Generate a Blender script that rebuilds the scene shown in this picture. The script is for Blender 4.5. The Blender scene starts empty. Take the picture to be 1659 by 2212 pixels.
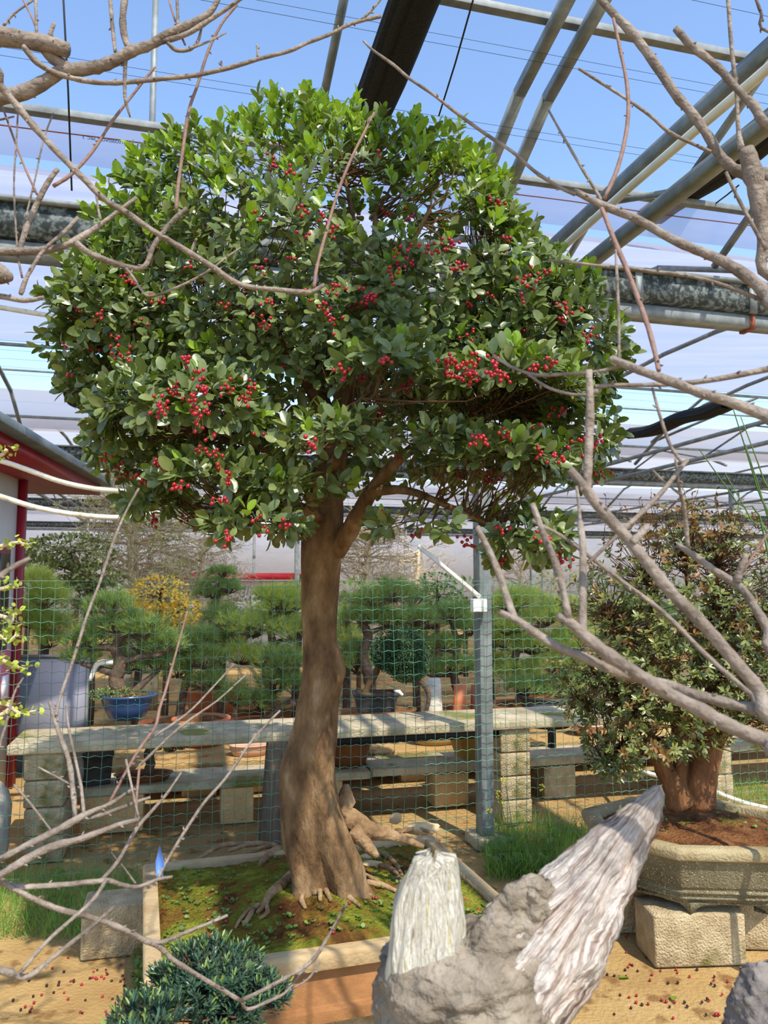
import bpy, math, random
import numpy as np
from mathutils import Vector, Matrix, noise as MN

rng = np.random.default_rng(7)
random.seed(7)
SC = bpy.context.scene
COL = SC.collection

# ------------------------------------------------------------------ camera
F = 1661.0
CAMZ = 1.5
PITCH = math.atan(149.0 / F)
cam_d = bpy.data.cameras.new('camera')
cam = bpy.data.objects.new('camera', cam_d)
COL.objects.link(cam)
cam.location = (0, 0, CAMZ)
cam.rotation_euler = (math.pi / 2 + PITCH, 0, 0)
cam_d.sensor_fit = 'VERTICAL'
cam_d.sensor_height = 36.0
cam_d.sensor_width = 27.0
cam_d.lens = F * 36.0 / 2212.0
cam_d.clip_start = 0.02
cam_d.clip_end = 400
cam_d.dof.use_dof = True
cam_d.dof.focus_distance = 2.6
cam_d.dof.aperture_fstop = 7.5
SC.camera = cam

# ------------------------------------------------------------------ light
SUN_EL = math.radians(53)
SUN_H = np.array([0.48, -0.88]); SUN_H /= np.linalg.norm(SUN_H)      # horizontal direction towards the sun
w = bpy.data.worlds.new('sky'); SC.world = w; w.use_nodes = True
nt = w.node_tree; nt.nodes.clear()
sky = nt.nodes.new('ShaderNodeTexSky'); sky.sky_type = 'NISHITA'
sky.sun_disc = False
sky.sun_elevation = SUN_EL
sky.sun_rotation = math.atan2(SUN_H[0], SUN_H[1])
sky.altitude = 50; sky.air_density = 1.0; sky.dust_density = 0.3; sky.ozone_density = 2.5
bg = nt.nodes.new('ShaderNodeBackground'); bg.inputs['Strength'].default_value = 0.28
wo = nt.nodes.new('ShaderNodeOutputWorld')
nt.links.new(sky.outputs[0], bg.inputs[0]); nt.links.new(bg.outputs[0], wo.inputs[0])
sd = bpy.data.lights.new('sun_offscreen', 'SUN'); sd.energy = 5.0; sd.angle = math.radians(0.6); sd.color = (1.0, 0.93, 0.80)
so = bpy.data.objects.new('sun_offscreen', sd); COL.objects.link(so)
sdir = Vector((SUN_H[0] * math.cos(SUN_EL), SUN_H[1] * math.cos(SUN_EL), math.sin(SUN_EL)))
so.rotation_euler = sdir.to_track_quat('Z', 'Y').to_euler()
so.location = (3, -6, 12)
vs = SC.view_settings
vs.view_transform = 'Standard'; vs.look = 'None'; vs.gamma = 1.0; vs.use_curve_mapping = False
vs.exposure = 0.28

# ------------------------------------------------------------------ pixel helpers
cp, sp = math.cos(PITCH), math.sin(PITCH)
C0 = np.array([0, 0, CAMZ])
def ray(px, py):
    a = (px - 829.5) / F; b = (1106.0 - py) / F
    return np.array([a, cp - b * sp, sp + b * cp])
def at(px, py, Y):            # point at distance Y in front of the camera
    r = ray(px, py); return C0 + r * (Y / r[1])
def atz(px, py, z):           # point on the horizontal plane z
    r = ray(px, py); return C0 + r * ((z - CAMZ) / r[2])
ANG = math.radians(14.5)
U = np.array([math.cos(ANG), math.sin(ANG), 0]); V = np.array([-math.sin(ANG), math.cos(ANG), 0])
Z = np.array([0, 0, 1.0])
def uvz(u, v, z): return U * u + V * v + Z * z
def atv(px, py, v):           # point on the vertical plane v
    r = ray(px, py); return C0 + r * (v / r.dot(V))
def Yv(px, v): return v / (math.cos(ANG) - (px - 829.5) / F * math.sin(ANG))     # distance at which column px meets the plane v
def touv(p): return p.dot(U), p.dot(V)

# ------------------------------------------------------------------ materials
def lin(c):
    out = []
    for x in c[:3]:
        x = x / 255.0
        out.append(x / 12.92 if x <= 0.04045 else ((x + 0.055) / 1.055) ** 2.4)
    return tuple(out) + (1.0,)
MATS = {}
def mat(name, cols, scale=8.0, rough=0.7, bump=0.0, bscale=None, stretch=(1, 1, 1), coord='Object', detail=6.0,
        pos=None, spots=None, metal=0.0, spec=0.4, rand=0.0, trans=0.0, tcol=None, dist=0.0):
    """noise-ramped principled material. cols: list of sRGB colours along the noise; spots=(colour, scale, threshold)"""
    m = bpy.data.materials.new(name); m.use_nodes = True; MATS[name] = m
    t = m.node_tree; N = t.nodes; L = t.links; N.clear()
    out = N.new('ShaderNodeOutputMaterial'); b = N.new('ShaderNodeBsdfPrincipled')
    b.inputs['Roughness'].default_value = rough; b.inputs['Metallic'].default_value = metal
    b.inputs['Specular IOR Level'].default_value = spec
    tc = N.new('ShaderNodeTexCoord'); mp = N.new('ShaderNodeMapping'); mp.inputs['Scale'].default_value = stretch
    L.new(tc.outputs[coord], mp.inputs[0])
    no = N.new('ShaderNodeTexNoise'); no.inputs['Scale'].default_value = scale; no.inputs['Detail'].default_value = detail
    no.inputs['Roughness'].default_value = 0.62; no.inputs['Distortion'].default_value = dist
    L.new(mp.outputs[0], no.inputs['Vector'])
    rp = N.new('ShaderNodeValToRGB')
    n = len(cols)
    ps = pos or [0.30 + 0.40 * i / max(1, n - 1) for i in range(n)]
    el = rp.color_ramp.elements
    while len(el) < n: el.new(0.5)
    for i in range(n): el[i].position = ps[i]; el[i].color = lin(cols[i])
    L.new(no.outputs['Fac'], rp.inputs[0])
    c = rp.outputs[0]
    if spots:
        sn = N.new('ShaderNodeTexNoise'); sn.inputs['Scale'].default_value = spots[1]; sn.inputs['Detail'].default_value = 4
        L.new(mp.outputs[0], sn.inputs['Vector'])
        sr = N.new('ShaderNodeValToRGB'); sr.color_ramp.elements[0].position = spots[2]; sr.color_ramp.elements[1].position = min(1, spots[2] + 0.07)
        L.new(sn.outputs['Fac'], sr.inputs[0])
        mx = N.new('ShaderNodeMix'); mx.data_type = 'RGBA'
        L.new(sr.outputs[0], mx.inputs['Factor']); L.new(c, mx.inputs['A']); mx.inputs['B'].default_value = lin(spots[0])
        c = mx.outputs['Result']
    if rand > 0:
        oi = N.new('ShaderNodeObjectInfo'); ge = N.new('ShaderNodeNewGeometry')
        ad = N.new('ShaderNodeMath'); ad.operation = 'ADD'
        L.new(oi.outputs['Random'], ad.inputs[0]); L.new(ge.outputs['Random Per Island'], ad.inputs[1])
        fr = N.new('ShaderNodeMath'); fr.operation = 'FRACT'; L.new(ad.outputs[0], fr.inputs[0])
        hs = N.new('ShaderNodeHueSaturation')
        mr = N.new('ShaderNodeMapRange'); mr.inputs[3].default_value = 1 - rand; mr.inputs[4].default_value = 1 + rand
        L.new(fr.outputs[0], mr.inputs[0]); L.new(mr.outputs[0], hs.inputs['Value'])
        mh = N.new('ShaderNodeMapRange'); mh.inputs[3].default_value = 0.5 + rand * 0.05; mh.inputs[4].default_value = 0.5 - rand * 0.05
        L.new(fr.outputs[0], mh.inputs[0]); L.new(mh.outputs[0], hs.inputs['Hue'])
        L.new(c, hs.inputs['Color']); c = hs.outputs[0]
    L.new(c, b.inputs['Base Color'])
    if bump > 0:
        bn = N.new('ShaderNodeTexNoise'); bn.inputs['Scale'].default_value = bscale or scale * 3; bn.inputs['Detail'].default_value = 5
        L.new(mp.outputs[0], bn.inputs['Vector'])
        bu = N.new('ShaderNodeBump'); bu.inputs['Strength'].default_value = min(1.0, bump); bu.inputs['Distance'].default_value = 0.02
        L.new(bn.outputs['Fac'], bu.inputs['Height']); L.new(bu.outputs[0], b.inputs['Normal'])
    last = b.outputs[0]
    if trans > 0:
        tr = N.new('ShaderNodeBsdfTranslucent')
        if tcol: tr.inputs[0].default_value = lin(tcol)
        else: L.new(c, tr.inputs[0])
        ms = N.new('ShaderNodeMixShader'); ms.inputs[0].default_value = trans
        L.new(last, ms.inputs[1]); L.new(tr.outputs[0], ms.inputs[2]); last = ms.outputs[0]
    L.new(last, out.inputs[0])
    return m

# ------------------------------------------------------------------ mesh builder
class MB:
    def __init__(s): s.v = []; s.f = []; s.n = 0; s.B = []
    def add(s, verts, faces):
        verts = np.asarray(verts, float); o = s.n
        s.v.append(verts); s.n += len(verts)
        sz = np.array([len(f) for f in faces], np.int32)
        s.B.append((np.fromiter((i for f in faces for i in f), np.int32, int(sz.sum())) + o, sz)); return s
    def quads(s, verts, Q):
        o = s.n; s.v.append(np.asarray(verts, float)); s.n += len(verts)
        s.B.append((np.asarray(Q, np.int32).ravel() + o, np.full(len(Q), 4, np.int32))); return s
    def box(s, c, size, rot=0.0, axes=None):
        c = np.asarray(c, float); hx, hy, hz = [x / 2 for x in size]
        if axes is None:
            a = np.array([math.cos(rot), math.sin(rot), 0]); b = np.array([-math.sin(rot), math.cos(rot), 0]); k = Z
        else: a, b, k = axes
        vs_ = [c + a * hx * i + b * hy * j + k * hz * l for l in (-1, 1) for (i, j) in ((-1, -1), (1, -1), (1, 1), (-1, 1))]
        return s.add(vs_, [(3, 2, 1, 0), (4, 5, 6, 7), (0, 1, 5, 4), (1, 2, 6, 5), (2, 3, 7, 6), (3, 0, 4, 7)])
    def bar(s, p, q, wx, wy=None):          # rectangular bar from p to q
        p = np.asarray(p, float); q = np.asarray(q, float); k = q - p; ln = np.linalg.norm(k); k = k / ln
        ref = Z if abs(k[2]) < 0.95 else np.array([1.0, 0, 0]) if abs(k[0]) < .9 else U
        if abs(k[2]) >= 0.95: ref = U
        a = np.cross(k, ref); a /= np.linalg.norm(a); b = np.cross(k, a)
        return s.box((p + q) / 2, (wx, wy or wx, ln), axes=(a, b, k))
    def tube(s, pts, rad, sides=8, cap=True, smooth=0, rough=0.0):
        pts = np.asarray(pts, float); n = len(pts)
        rad = np.full(n, float(rad)) if np.isscalar(rad) else np.asarray(rad, float)
        if smooth: pts, rad = crom(pts, rad, smooth)
        n = len(pts)
        tg = np.gradient(pts, axis=0); tg /= (np.linalg.norm(tg, axis=1)[:, None] + 1e-9)
        ref = np.array([0.31, 0.17, 0.93]);
        if abs(tg[0].dot(ref / np.linalg.norm(ref))) > .95: ref = np.array([1.0, 0.1, 0])
        a = ref - tg[0] * tg[0].dot(ref); a /= np.linalg.norm(a)
        ang = np.linspace(0, 2 * math.pi, sides, endpoint=False)
        V_ = []
        for i in range(n):
            a = a - tg[i] * tg[i].dot(a); a /= (np.linalg.norm(a) + 1e-9); b = np.cross(tg[i], a)
            rr = rad[i] * (1 + (rng.uniform(-rough, rough, sides) if rough else 0))
            V_.append(pts[i] + (np.cos(ang) * rr)[:, None] * a + (np.sin(ang) * rr)[:, None] * b)
        V_ = np.concatenate(V_)
        I = np.arange(n - 1)[:, None] * sides; J = np.arange(sides)[None, :]; J2 = (J + 1) % sides
        Q = np.stack([I + J, I + J2, I + sides + J2, I + sides + J], -1).reshape(-1, 4)
        o = s.n; s.quads(V_, Q)
        if cap: s.B.append((np.concatenate([np.arange(sides)[::-1], (n - 1) * sides + np.arange(sides)]).astype(np.int32) + o, np.array([sides, sides], np.int32)))
        return s
    def lathe(s, c, prof, sides=24, sx=1.0, sy=1.0, rot=0.0, cap=True, phase=0.0):
        c = np.asarray(c, float); V_ = []
        for r, z in prof:
            for j in range(sides):
                t = 2 * math.pi * j / sides + phase
                x, y = r * sx * math.cos(t), r * sy * math.sin(t)
                V_.append(c + [x * math.cos(rot) - y * math.sin(rot), x * math.sin(rot) + y * math.cos(rot), z])
        n = len(prof)
        fs = [(i * sides + j, i * sides + (j + 1) % sides, (i + 1) * sides + (j + 1) % sides, (i + 1) * sides + j) for i in range(n - 1) for j in range(sides)]
        if cap: fs += [tuple(range(sides))[::-1], tuple((n - 1) * sides + j for j in range(sides))]
        return s.add(V_, fs)
    def grid(s, P):                       # P: (n,m,3)
        P = np.asarray(P, float); n, m = P.shape[:2]
        I = np.arange(n - 1)[:, None] * m; J = np.arange(m - 1)[None, :]
        return s.quads(P.reshape(-1, 3), np.stack([I + J, I + J + 1, I + m + J + 1, I + m + J], -1).reshape(-1, 4))
    def inst(s, bv, bf, mats4):           # many copies of a small mesh
        bv = np.asarray(bv, float); k = len(bv)
        M_ = np.asarray(mats4); nM = len(M_)
        W = np.einsum('nij,kj->nki', M_[:, :3, :3], bv) + M_[:, None, :3, 3]
        o = s.n; s.v.append(W.reshape(-1, 3)); s.n += nM * k
        sz = np.array([len(f) for f in bf], np.int32); lp = np.array([i for f in bf for i in f], np.int32)
        s.B.append(((lp[None, :] + (np.arange(nM) * k)[:, None]).ravel().astype(np.int32) + o, np.tile(sz, nM)))
        return s
    def mesh(s, name, m=None, smooth=False):
        me = bpy.data.meshes.new(name)
        vv = np.concatenate(s.v) if s.v else np.zeros((0, 3))
        nv = len(vv); me.vertices.add(nv); me.vertices.foreach_set('co', vv.astype(np.float32).ravel())
        if s.f: s.B.append((np.array([i for f in s.f for i in f], np.int32), np.array([len(f) for f in s.f], np.int32))); s.f = []
        ls = np.concatenate([b[1] for b in s.B]).astype(np.int32); fl = np.concatenate([b[0] for b in s.B]).astype(np.int32)
        me.loops.add(len(fl)); me.loops.foreach_set('vertex_index', fl)
        me.polygons.add(len(ls)); st = np.concatenate([[0], np.cumsum(ls)[:-1]]).astype(np.int32)
        me.polygons.foreach_set('loop_start', st); me.polygons.foreach_set('loop_total', ls)
        if smooth: me.polygons.foreach_set('use_smooth', np.ones(len(ls), bool))
        me.update(calc_edges=True); me.validate()
        if m is not None: me.materials.append(MATS[m] if isinstance(m, str) else m)
        return me
    def build(s, name, m, parent=None, smooth=False, bevel=0.0, **kw):
        return obj(name, s.mesh(name, m, smooth), parent, bevel, **kw)

def crom(pts, rad, k):
    n = len(pts); P = np.vstack([2 * pts[0] - pts[1], pts, 2 * pts[-1] - pts[-2]]); R = np.concatenate([[rad[0]], rad, [rad[-1]]])
    op = []; orr = []
    for i in range(1, n):
        p0, p1, p2, p3 = P[i - 1], P[i], P[i + 1], P[i + 2]
        for j in range(k):
            t = j / k
            op.append(0.5 * (2 * p1 + (p2 - p0) * t + (2 * p0 - 5 * p1 + 4 * p2 - p3) * t * t + (3 * p1 - p0 - 3 * p2 + p3) * t ** 3))
            orr.append(R[i] * (1 - t) + R[i + 1] * t)
    op.append(pts[-1]); orr.append(rad[-1])
    return np.array(op), np.array(orr)

def props(o, label=None, cat=None, group=None, kind=None):
    if label: o['label'] = label
    if cat: o['category'] = cat
    if group: o['group'] = group
    if kind: o['kind'] = kind
    return o
def obj(name, me, parent=None, bevel=0.0, label=None, cat=None, group=None, kind=None):
    o = bpy.data.objects.new(name, me); COL.objects.link(o)
    if parent is not None:
        o.parent = parent
        o.matrix_parent_inverse = parent_mw(parent).inverted()
    if bevel:
        b = o.modifiers.new('bevel', 'BEVEL'); b.width = bevel; b.segments = 2; b.limit_method = 'ANGLE'
    return props(o, label, cat, group, kind)
def parent_mw(p):
    m = p.matrix_basis.copy(); q = p
    while q.parent is not None:
        m = q.parent.matrix_basis @ q.matrix_parent_inverse @ m if False else (q.parent.matrix_basis @ (q.matrix_parent_inverse @ m))
        q = q.parent
    return m
def thing(name, loc, label, cat, group=None, kind=None):
    o = bpy.data.objects.new(name, None); COL.objects.link(o)
    o.empty_display_size = 0.1; o.location = Vector([float(x) for x in loc])
    return props(o, label, cat, group, kind)
def clone(me, name, M4, parent=None, **kw):      # one more object sharing mesh data, placed in world by M4
    o = bpy.data.objects.new(name, me); COL.objects.link(o)
    M4 = Matrix([[float(x) for x in r] for r in M4])
    if parent is not None:
        o.parent = parent; o.matrix_parent_inverse = parent_mw(parent).inverted()
    o.matrix_basis = M4
    return props(o, **kw)

def frame(p, z, x=None, s=1.0, sx=1.0):            # 4x4 with local +Y along z-vector argument 'z' (leaf axis), local +Z ~ x (leaf face normal)
    y = z / (np.linalg.norm(z) + 1e-9)
    n = x - y * y.dot(x); l = np.linalg.norm(n)
    if l < 1e-5: n = np.array([1.0, 0.2, 0.1]); n = n - y * y.dot(n); l = np.linalg.norm(n)
    n /= l; a = np.cross(y, n)
    M_ = np.eye(4); M_[:3, 0] = a * s * sx; M_[:3, 1] = y * s; M_[:3, 2] = n * s; M_[:3, 3] = p
    return M_
def frames(p, y, n, s, sx):                        # the same for whole arrays
    y = y / (np.linalg.norm(y, axis=1)[:, None] + 1e-9); n = n - y * (y * n).sum(1)[:, None]; n /= (np.linalg.norm(n, axis=1)[:, None] + 1e-9)
    M_ = np.zeros((len(p), 4, 4)); M_[:, 3, 3] = 1
    M_[:, :3, 0] = np.cross(y, n) * (s * sx)[:, None]; M_[:, :3, 1] = y * s[:, None]; M_[:, :3, 2] = n * s[:, None]; M_[:, :3, 3] = p
    return M_
def rvecs(k):
    v = rng.normal(size=(k, 3)); return v / np.linalg.norm(v, axis=1)[:, None]
def unit(v): return v / (np.linalg.norm(v) + 1e-9)
def rvec():
    v = rng.normal(size=3); return v / np.linalg.norm(v)

def leaf_mesh(w=0.27, fold=0.12, curl=0.10, tipx=1.0, rows=4, stalk=0.08):
    """unit-length leaf along +Y, blade facing +Z, rounded obovate"""
    vs_ = [(0, 0, 0)]; fs = []
    ys = np.array([stalk] + [stalk + (1 - stalk) * q for q in ([.16, .45, .76, .95] if rows == 4 else [.28, .76] if rows == 2 else [.5])] + [1])
    for i, y in enumerate(ys[1:-1]):
        t = (y - stalk) / (1 - stalk)
        ww = w * (math.sin(math.pi * t ** (1.08 * tipx)) ** 0.55)
        zz = -curl * t * t
        vs_ += [(-ww, y, zz + fold * ww), (0, y, zz), (ww, y, zz + fold * ww)]
    vs_.append((0, 1, -curl)); tip = len(vs_) - 1
    vs_.append((0, stalk, 0)); st = len(vs_) - 1
    fs += [(st, 2, 1), (st, 3, 2)]
    for i in range(rows - 1):
        a = 1 + 3 * i; fs += [(a, a + 1, a + 4, a + 3), (a + 1, a + 2, a + 5, a + 4)]
    a = 1 + 3 * (rows - 1); fs += [(a, a + 1, tip), (a + 1, a + 2, tip)]
    # stalk as a thin triangle pair
    vs_ += [(-0.012, 0, 0), (0.012, 0, 0)]; fs.append((len(vs_) - 2, len(vs_) - 1, st))
    return np.array(vs_)[:], [f for f in fs]

def spread(parent, name, bv, bf, mats4, m, limit=300, score=None, stuff_name=None, smooth=True, sub_label=None):
    """the `limit` pieces that show largest become parts of their own, the rest one stuff part"""
    mats4 = np.asarray(mats4); n = len(mats4)
    if score is None: score = np.linalg.norm(mats4[:, :3, 3] - C0, axis=1)
    order = np.argsort(score)
    if limit:
        me = MB().add(bv, bf).mesh(name, m, smooth)
        for i in order[:limit]: clone(me, name, mats4[i], parent)
    rest = order[limit:]
    if len(rest):
        MB().inst(bv, bf, mats4[rest]).build(stuff_name or name + '_mass', m, parent, smooth, kind='stuff')
# ------------------------------------------------------------------ materials of the site
mat('sand', [(146, 116, 72), (166, 136, 88), (182, 154, 106)], scale=1.6, rough=0.95, bump=0.5, bscale=60, spots=((128, 98, 60), 9.0, 0.58), spec=0.1)
mat('galv', [(96, 102, 102), (120, 126, 126), (144, 149, 149)], scale=9, rough=0.55, metal=0.1, spec=0.5, stretch=(1, 1, 1))
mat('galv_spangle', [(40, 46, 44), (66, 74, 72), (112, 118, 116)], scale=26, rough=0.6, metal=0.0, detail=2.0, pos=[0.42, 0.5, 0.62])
mat('white_pvc', [(214, 208, 190), (232, 228, 214)], scale=10, rough=0.45)
mat('old_pipe', [(206, 198, 176), (226, 220, 204), (160, 152, 120)], scale=14, rough=0.6)
mat('black_net', [(16, 17, 18), (34, 35, 37), (60, 60, 62)], scale=30, rough=0.9, stretch=(6, 6, 0.4), bump=0.6)
mat('wire_dark', [(38, 42, 60), (50, 54, 70)], scale=5, rough=0.6)
mat('black_cable', [(18, 18, 20), (30, 30, 32)], scale=5, rough=0.6)
mat('rust', [(120, 66, 46), (150, 84, 60)], scale=30, rough=0.9)
mat('fence_green', [(70, 118, 92), (104, 150, 122)], scale=14, rough=0.5)
mat('concrete', [(140, 126, 100), (172, 160, 132), (196, 184, 156)], scale=6, rough=0.95, bump=0.5, bscale=70, spots=((122, 118, 64), 3.0, 0.56), spec=0.15)
mat('concrete_block', [(150, 130, 98), (184, 164, 128), (206, 188, 152)], scale=10, rough=0.95, bump=0.9, bscale=110, spots=((120, 112, 60), 4.0, 0.60), spec=0.12)
mat('brick_tan', [(196, 158, 104), (216, 180, 126)], scale=14, rough=0.95, bump=0.7, bscale=60)
mat('old_timber', [(78, 66, 54), (120, 104, 86)], scale=9, rough=0.9, stretch=(6, 6, 0.6), bump=0.5)
mat('grass', [(92, 128, 48), (120, 158, 62), (150, 180, 86)], scale=3, rough=0.6, rand=0.3, trans=0.3)
mat('weed', [(84, 118, 52), (112, 148, 70)], scale=4, rough=0.5, rand=0.3, trans=0.25)
mat('yellow_flower', [(240, 216, 60), (248, 230, 90)], scale=5, rough=0.6, trans=0.2)
mat('shed_wall', [(204, 208, 204), (220, 224, 220)], scale=3, rough=0.6)
mat('shed_red', [(126, 24, 40), (150, 34, 50)], scale=6, rough=0.45)
mat('shed_roof', [(84, 96, 98), (128, 140, 142)], scale=5, rough=0.35, metal=0.3)
mat('dark_glass', [(28, 30, 34), (40, 44, 48)], scale=3, rough=0.15)
mat('pink_sign', [(214, 92, 132), (226, 110, 148)], scale=5, rough=0.5)
mat('white_paint', [(230, 230, 226), (240, 240, 238)], scale=5, rough=0.5)
mat('lilac_board', [(132, 132, 146), (146, 146, 160)], scale=2.5, rough=0.6)
mat('film_print', [(70, 112, 180), (84, 126, 190)], scale=5, rough=0.7)
mat('bag_plastic', [(150, 144, 134), (180, 174, 166)], scale=9, rough=0.4, trans=0.2)

def film_mat(name, alpha, col):
    m = bpy.data.materials.new(name); m.use_nodes = True; MATS[name] = m
    t = m.node_tree; N = t.nodes; L = t.links; N.clear()
    out = N.new('ShaderNodeOutputMaterial')
    tp = N.new('ShaderNodeBsdfTransparent'); tp.inputs[0].default_value = (0.84, 0.87, 0.95, 1)
    df = N.new('ShaderNodeBsdfDiffuse'); tl = N.new('ShaderNodeBsdfTranslucent')
    tc = N.new('ShaderNodeTexCoord'); mp = N.new('ShaderNodeMapping'); mp.inputs['Scale'].default_value = (0.35, 3.0, 3.0)
    mp.inputs['Rotation'].default_value = (0, 0, -ANG)
    L.new(tc.outputs['Object'], mp.inputs[0])
    no = N.new('ShaderNodeTexNoise'); no.inputs['Scale'].default_value = 1.2; no.inputs['Detail'].default_value = 6; L.new(mp.outputs[0], no.inputs['Vector'])
    rp = N.new('ShaderNodeValToRGB'); rp.color_ramp.elements[0].position = 0.35; rp.color_ramp.elements[1].position = 0.7
    rp.color_ramp.elements[0].color = lin([c * 0.92 for c in col]); rp.color_ramp.elements[1].color = lin(col)
    L.new(no.outputs['Fac'], rp.inputs[0]); L.new(rp.outputs[0], df.inputs[0]); L.new(rp.outputs[0], tl.inputs[0])
    m1 = N.new('ShaderNodeMixShader'); m1.inputs[0].default_value = 0.62; L.new(df.outputs[0], m1.inputs[1]); L.new(tl.outputs[0], m1.inputs[2])
    mr = N.new('ShaderNodeMapRange'); mr.inputs[1].default_value = 0.3; mr.inputs[2].default_value = 0.7
    mr.inputs[3].default_value = alpha - 0.10; mr.inputs[4].default_value = alpha + 0.10; L.new(no.outputs['Fac'], mr.inputs[0])
    m2 = N.new('ShaderNodeMixShader'); L.new(mr.outputs[0], m2.inputs[0]); L.new(tp.outputs[0], m2.inputs[1]); L.new(m1.outputs[0], m2.inputs[2])
    gl = N.new('ShaderNodeBsdfGlossy'); gl.inputs['Roughness'].default_value = 0.25
    m3 = N.new('ShaderNodeMixShader'); m3.inputs[0].default_value = 0.05; L.new(m2.outputs[0], m3.inputs[1]); L.new(gl.outputs[0], m3.inputs[2])
    L.new(m3.outputs[0], out.inputs[0])
film_mat('film_clear', 0.45, (210, 210, 226))
film_mat('film_lilac', 0.72, (194, 195, 216))
film_mat('film_milky', 0.84, (208, 201, 200))

# ------------------------------------------------------------------ ground
n = 60
xs = np.concatenate([np.linspace(-60, -6, 10), np.linspace(-5, 5, 50), np.linspace(6, 60, 10)])
ys = np.concatenate([np.linspace(-8, 0.5, 5), np.linspace(0.8, 9, 60), np.linspace(10, 80, 14)])
G = np.zeros((len(ys), len(xs), 3))
for i, y in enumerate(ys):
    for j, x in enumerate(xs):
        G[i, j] = (x, y, -0.004 + 0.006 * math.sin(3.1 * x + 1.3 * y) * math.sin(2.3 * y - x) if abs(x) < 6 and 0.5 < y < 9.5 else -0.004)
MB().grid(G).build('floor', 'sand', smooth=True, kind='structure', label='sandy beaten earth floor of the nursery')

# ------------------------------------------------------------------ greenhouse roof
SPAN = 7.75
G1 = 4.26
def arch(wd): t = (wd - SPAN / 2) / (SPAN / 2); return 3.47 + 0.9 * max(0, 1 - t * t) ** 0.45
nets_grp = 'gathered shade nets along the roof'
ORD = ['first', 'second', 'third', 'fourth', 'fifth', 'sixth']
def gutter(k):
    g = G1 + SPAN * k; half = 6 + 7 * k; u0, u1 = (-4.5, 6.5) if k == 0 else (-half, half + 3)
    t = thing('gutter_beam', uvz((u0 + u1) / 2, g, 3.17), ['spangled galvanised gutter beam directly above the wire fence', 'galvanised gutter beam of the second greenhouse bay behind the fence', 'galvanised gutter beam of the third greenhouse bay far behind', 'farthest galvanised gutter beam near the end wall'][k], 'gutter')
    ax = (U, V, Z)
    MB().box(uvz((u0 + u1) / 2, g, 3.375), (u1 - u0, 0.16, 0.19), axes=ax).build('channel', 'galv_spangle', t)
    MB().box(uvz((u0 + u1) / 2, g - 0.09, 3.465), (u1 - u0, 0.05, 0.022), axes=ax).build('channel_lip', 'galv', t)
    MB().box(uvz((u0 + u1) / 2, g, 3.22), (u1 - u0, 0.10, 0.08), axes=ax).build('support_rail', 'galv', t)
    if k == 0:
        m = MB()
        for u in (-3.2, -1.0, 1.55, 1.85, 2.75, 3.6): m.box(uvz(u, g - 0.085, 3.36), (0.05, 0.02, 0.2), axes=ax)
        m.build('joint_plate', 'galv', t)
        MB().box(uvz(3.62, g, 3.215), (0.035, 0.115, 0.098), axes=ax).build('strap', 'rust', t)
for k in range(4): gutter(k)

def strip(u0, u1, w0, w1, g0, n, dz=0.0, jit=0.0):
    P = np.zeros((n + 1, 2 if not jit else 40, 3)); m = P.shape[1]
    for i in range(n + 1):
        wd = w0 + (w1 - w0) * i / n
        for j in range(m):
            P[i, j] = uvz(u0 + (u1 - u0) * j / (m - 1), g0 + wd, arch(wd) + dz + (jit * math.sin(j * 1.7 + i) * math.sin(i * 2.1) if jit else 0))
    return P
MB().grid(strip(-4.6, 6.6, 7.44, SPAN - 0.09, G1 - SPAN, 26, 0.0, 0.0015)).build('ceiling_film', 'film_clear', smooth=True, kind='structure', label='clear plastic film stretched between the near gutter and first purlin')
for k in range(3):
    g = G1 + SPAN * k; h = 7 + 8 * k
    MB().grid(strip(-h, h + 4, 0.09, 5.4, g, 12, 0.01, 0.008)).build('ceiling_film', 'film_milky' if k else 'film_lilac', smooth=True, kind='structure', label='milky film roof slope of greenhouse bay %s' % ORD[k + 1])
    MB().grid(strip(-h, h + 4, 6.85, SPAN - 0.09, g, 6, 0.01, 0.008)).build('ceiling_film', 'film_milky', smooth=True, kind='structure', label='lower film slope above the far gutter of greenhouse bay %s' % ORD[k + 1])
# end wall of the greenhouse
ge = G1 + SPAN * 3
MB().box(uvz(4, ge + 4, 2.6), (70, 0.04, 5.2), axes=(U, V, Z)).build('wall_end', 'film_milky', kind='structure', label='milky film end wall of the greenhouse')

# purlins, rafters, braces
def bar_thing(name, p, q, w1, w2, m, label, cat, group=None):
    o = MB().bar(p, q, w1, w2).build(name, m, None, bevel=0.002)
    return props(o, label, cat, group)
bar_thing('purlin', uvz(-4.6, G1 - .31, arch(7.44) - .028), uvz(6.6, G1 - .31, arch(7.44) - .028), 0.05, 0.035, 'galv', 'galvanised purlin along the top edge of the clear film above the gutter', 'purlin')
bar_thing('purlin', uvz(-4.6, 3.07, arch(3.07 - G1 + SPAN) - .028), uvz(6.6, 3.07, arch(3.07 - G1 + SPAN) - .028), 0.045, 0.035, 'galv', 'galvanised purlin crossing open sky high above the near truss', 'purlin')
for k in range(3):
    g = G1 + SPAN * k; h = 7 + 8 * k
    for wd, mm, lab in ((5.4, 'galv', 'purlin at the open edge of the film slope in bay %s'), (6.2, 'galv', 'thin purlin crossing the open roof gap of bay %s'), (7.44, 'galv', 'purlin just above the far gutter of bay %s')):
        bar_thing('purlin', uvz(-h, g + wd, arch(wd) - .03), uvz(h + 4, g + wd, arch(wd) - .03), 0.04, 0.035 if wd != 6.2 else 0.02, mm, lab % ORD[k + 1], 'purlin')
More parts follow.
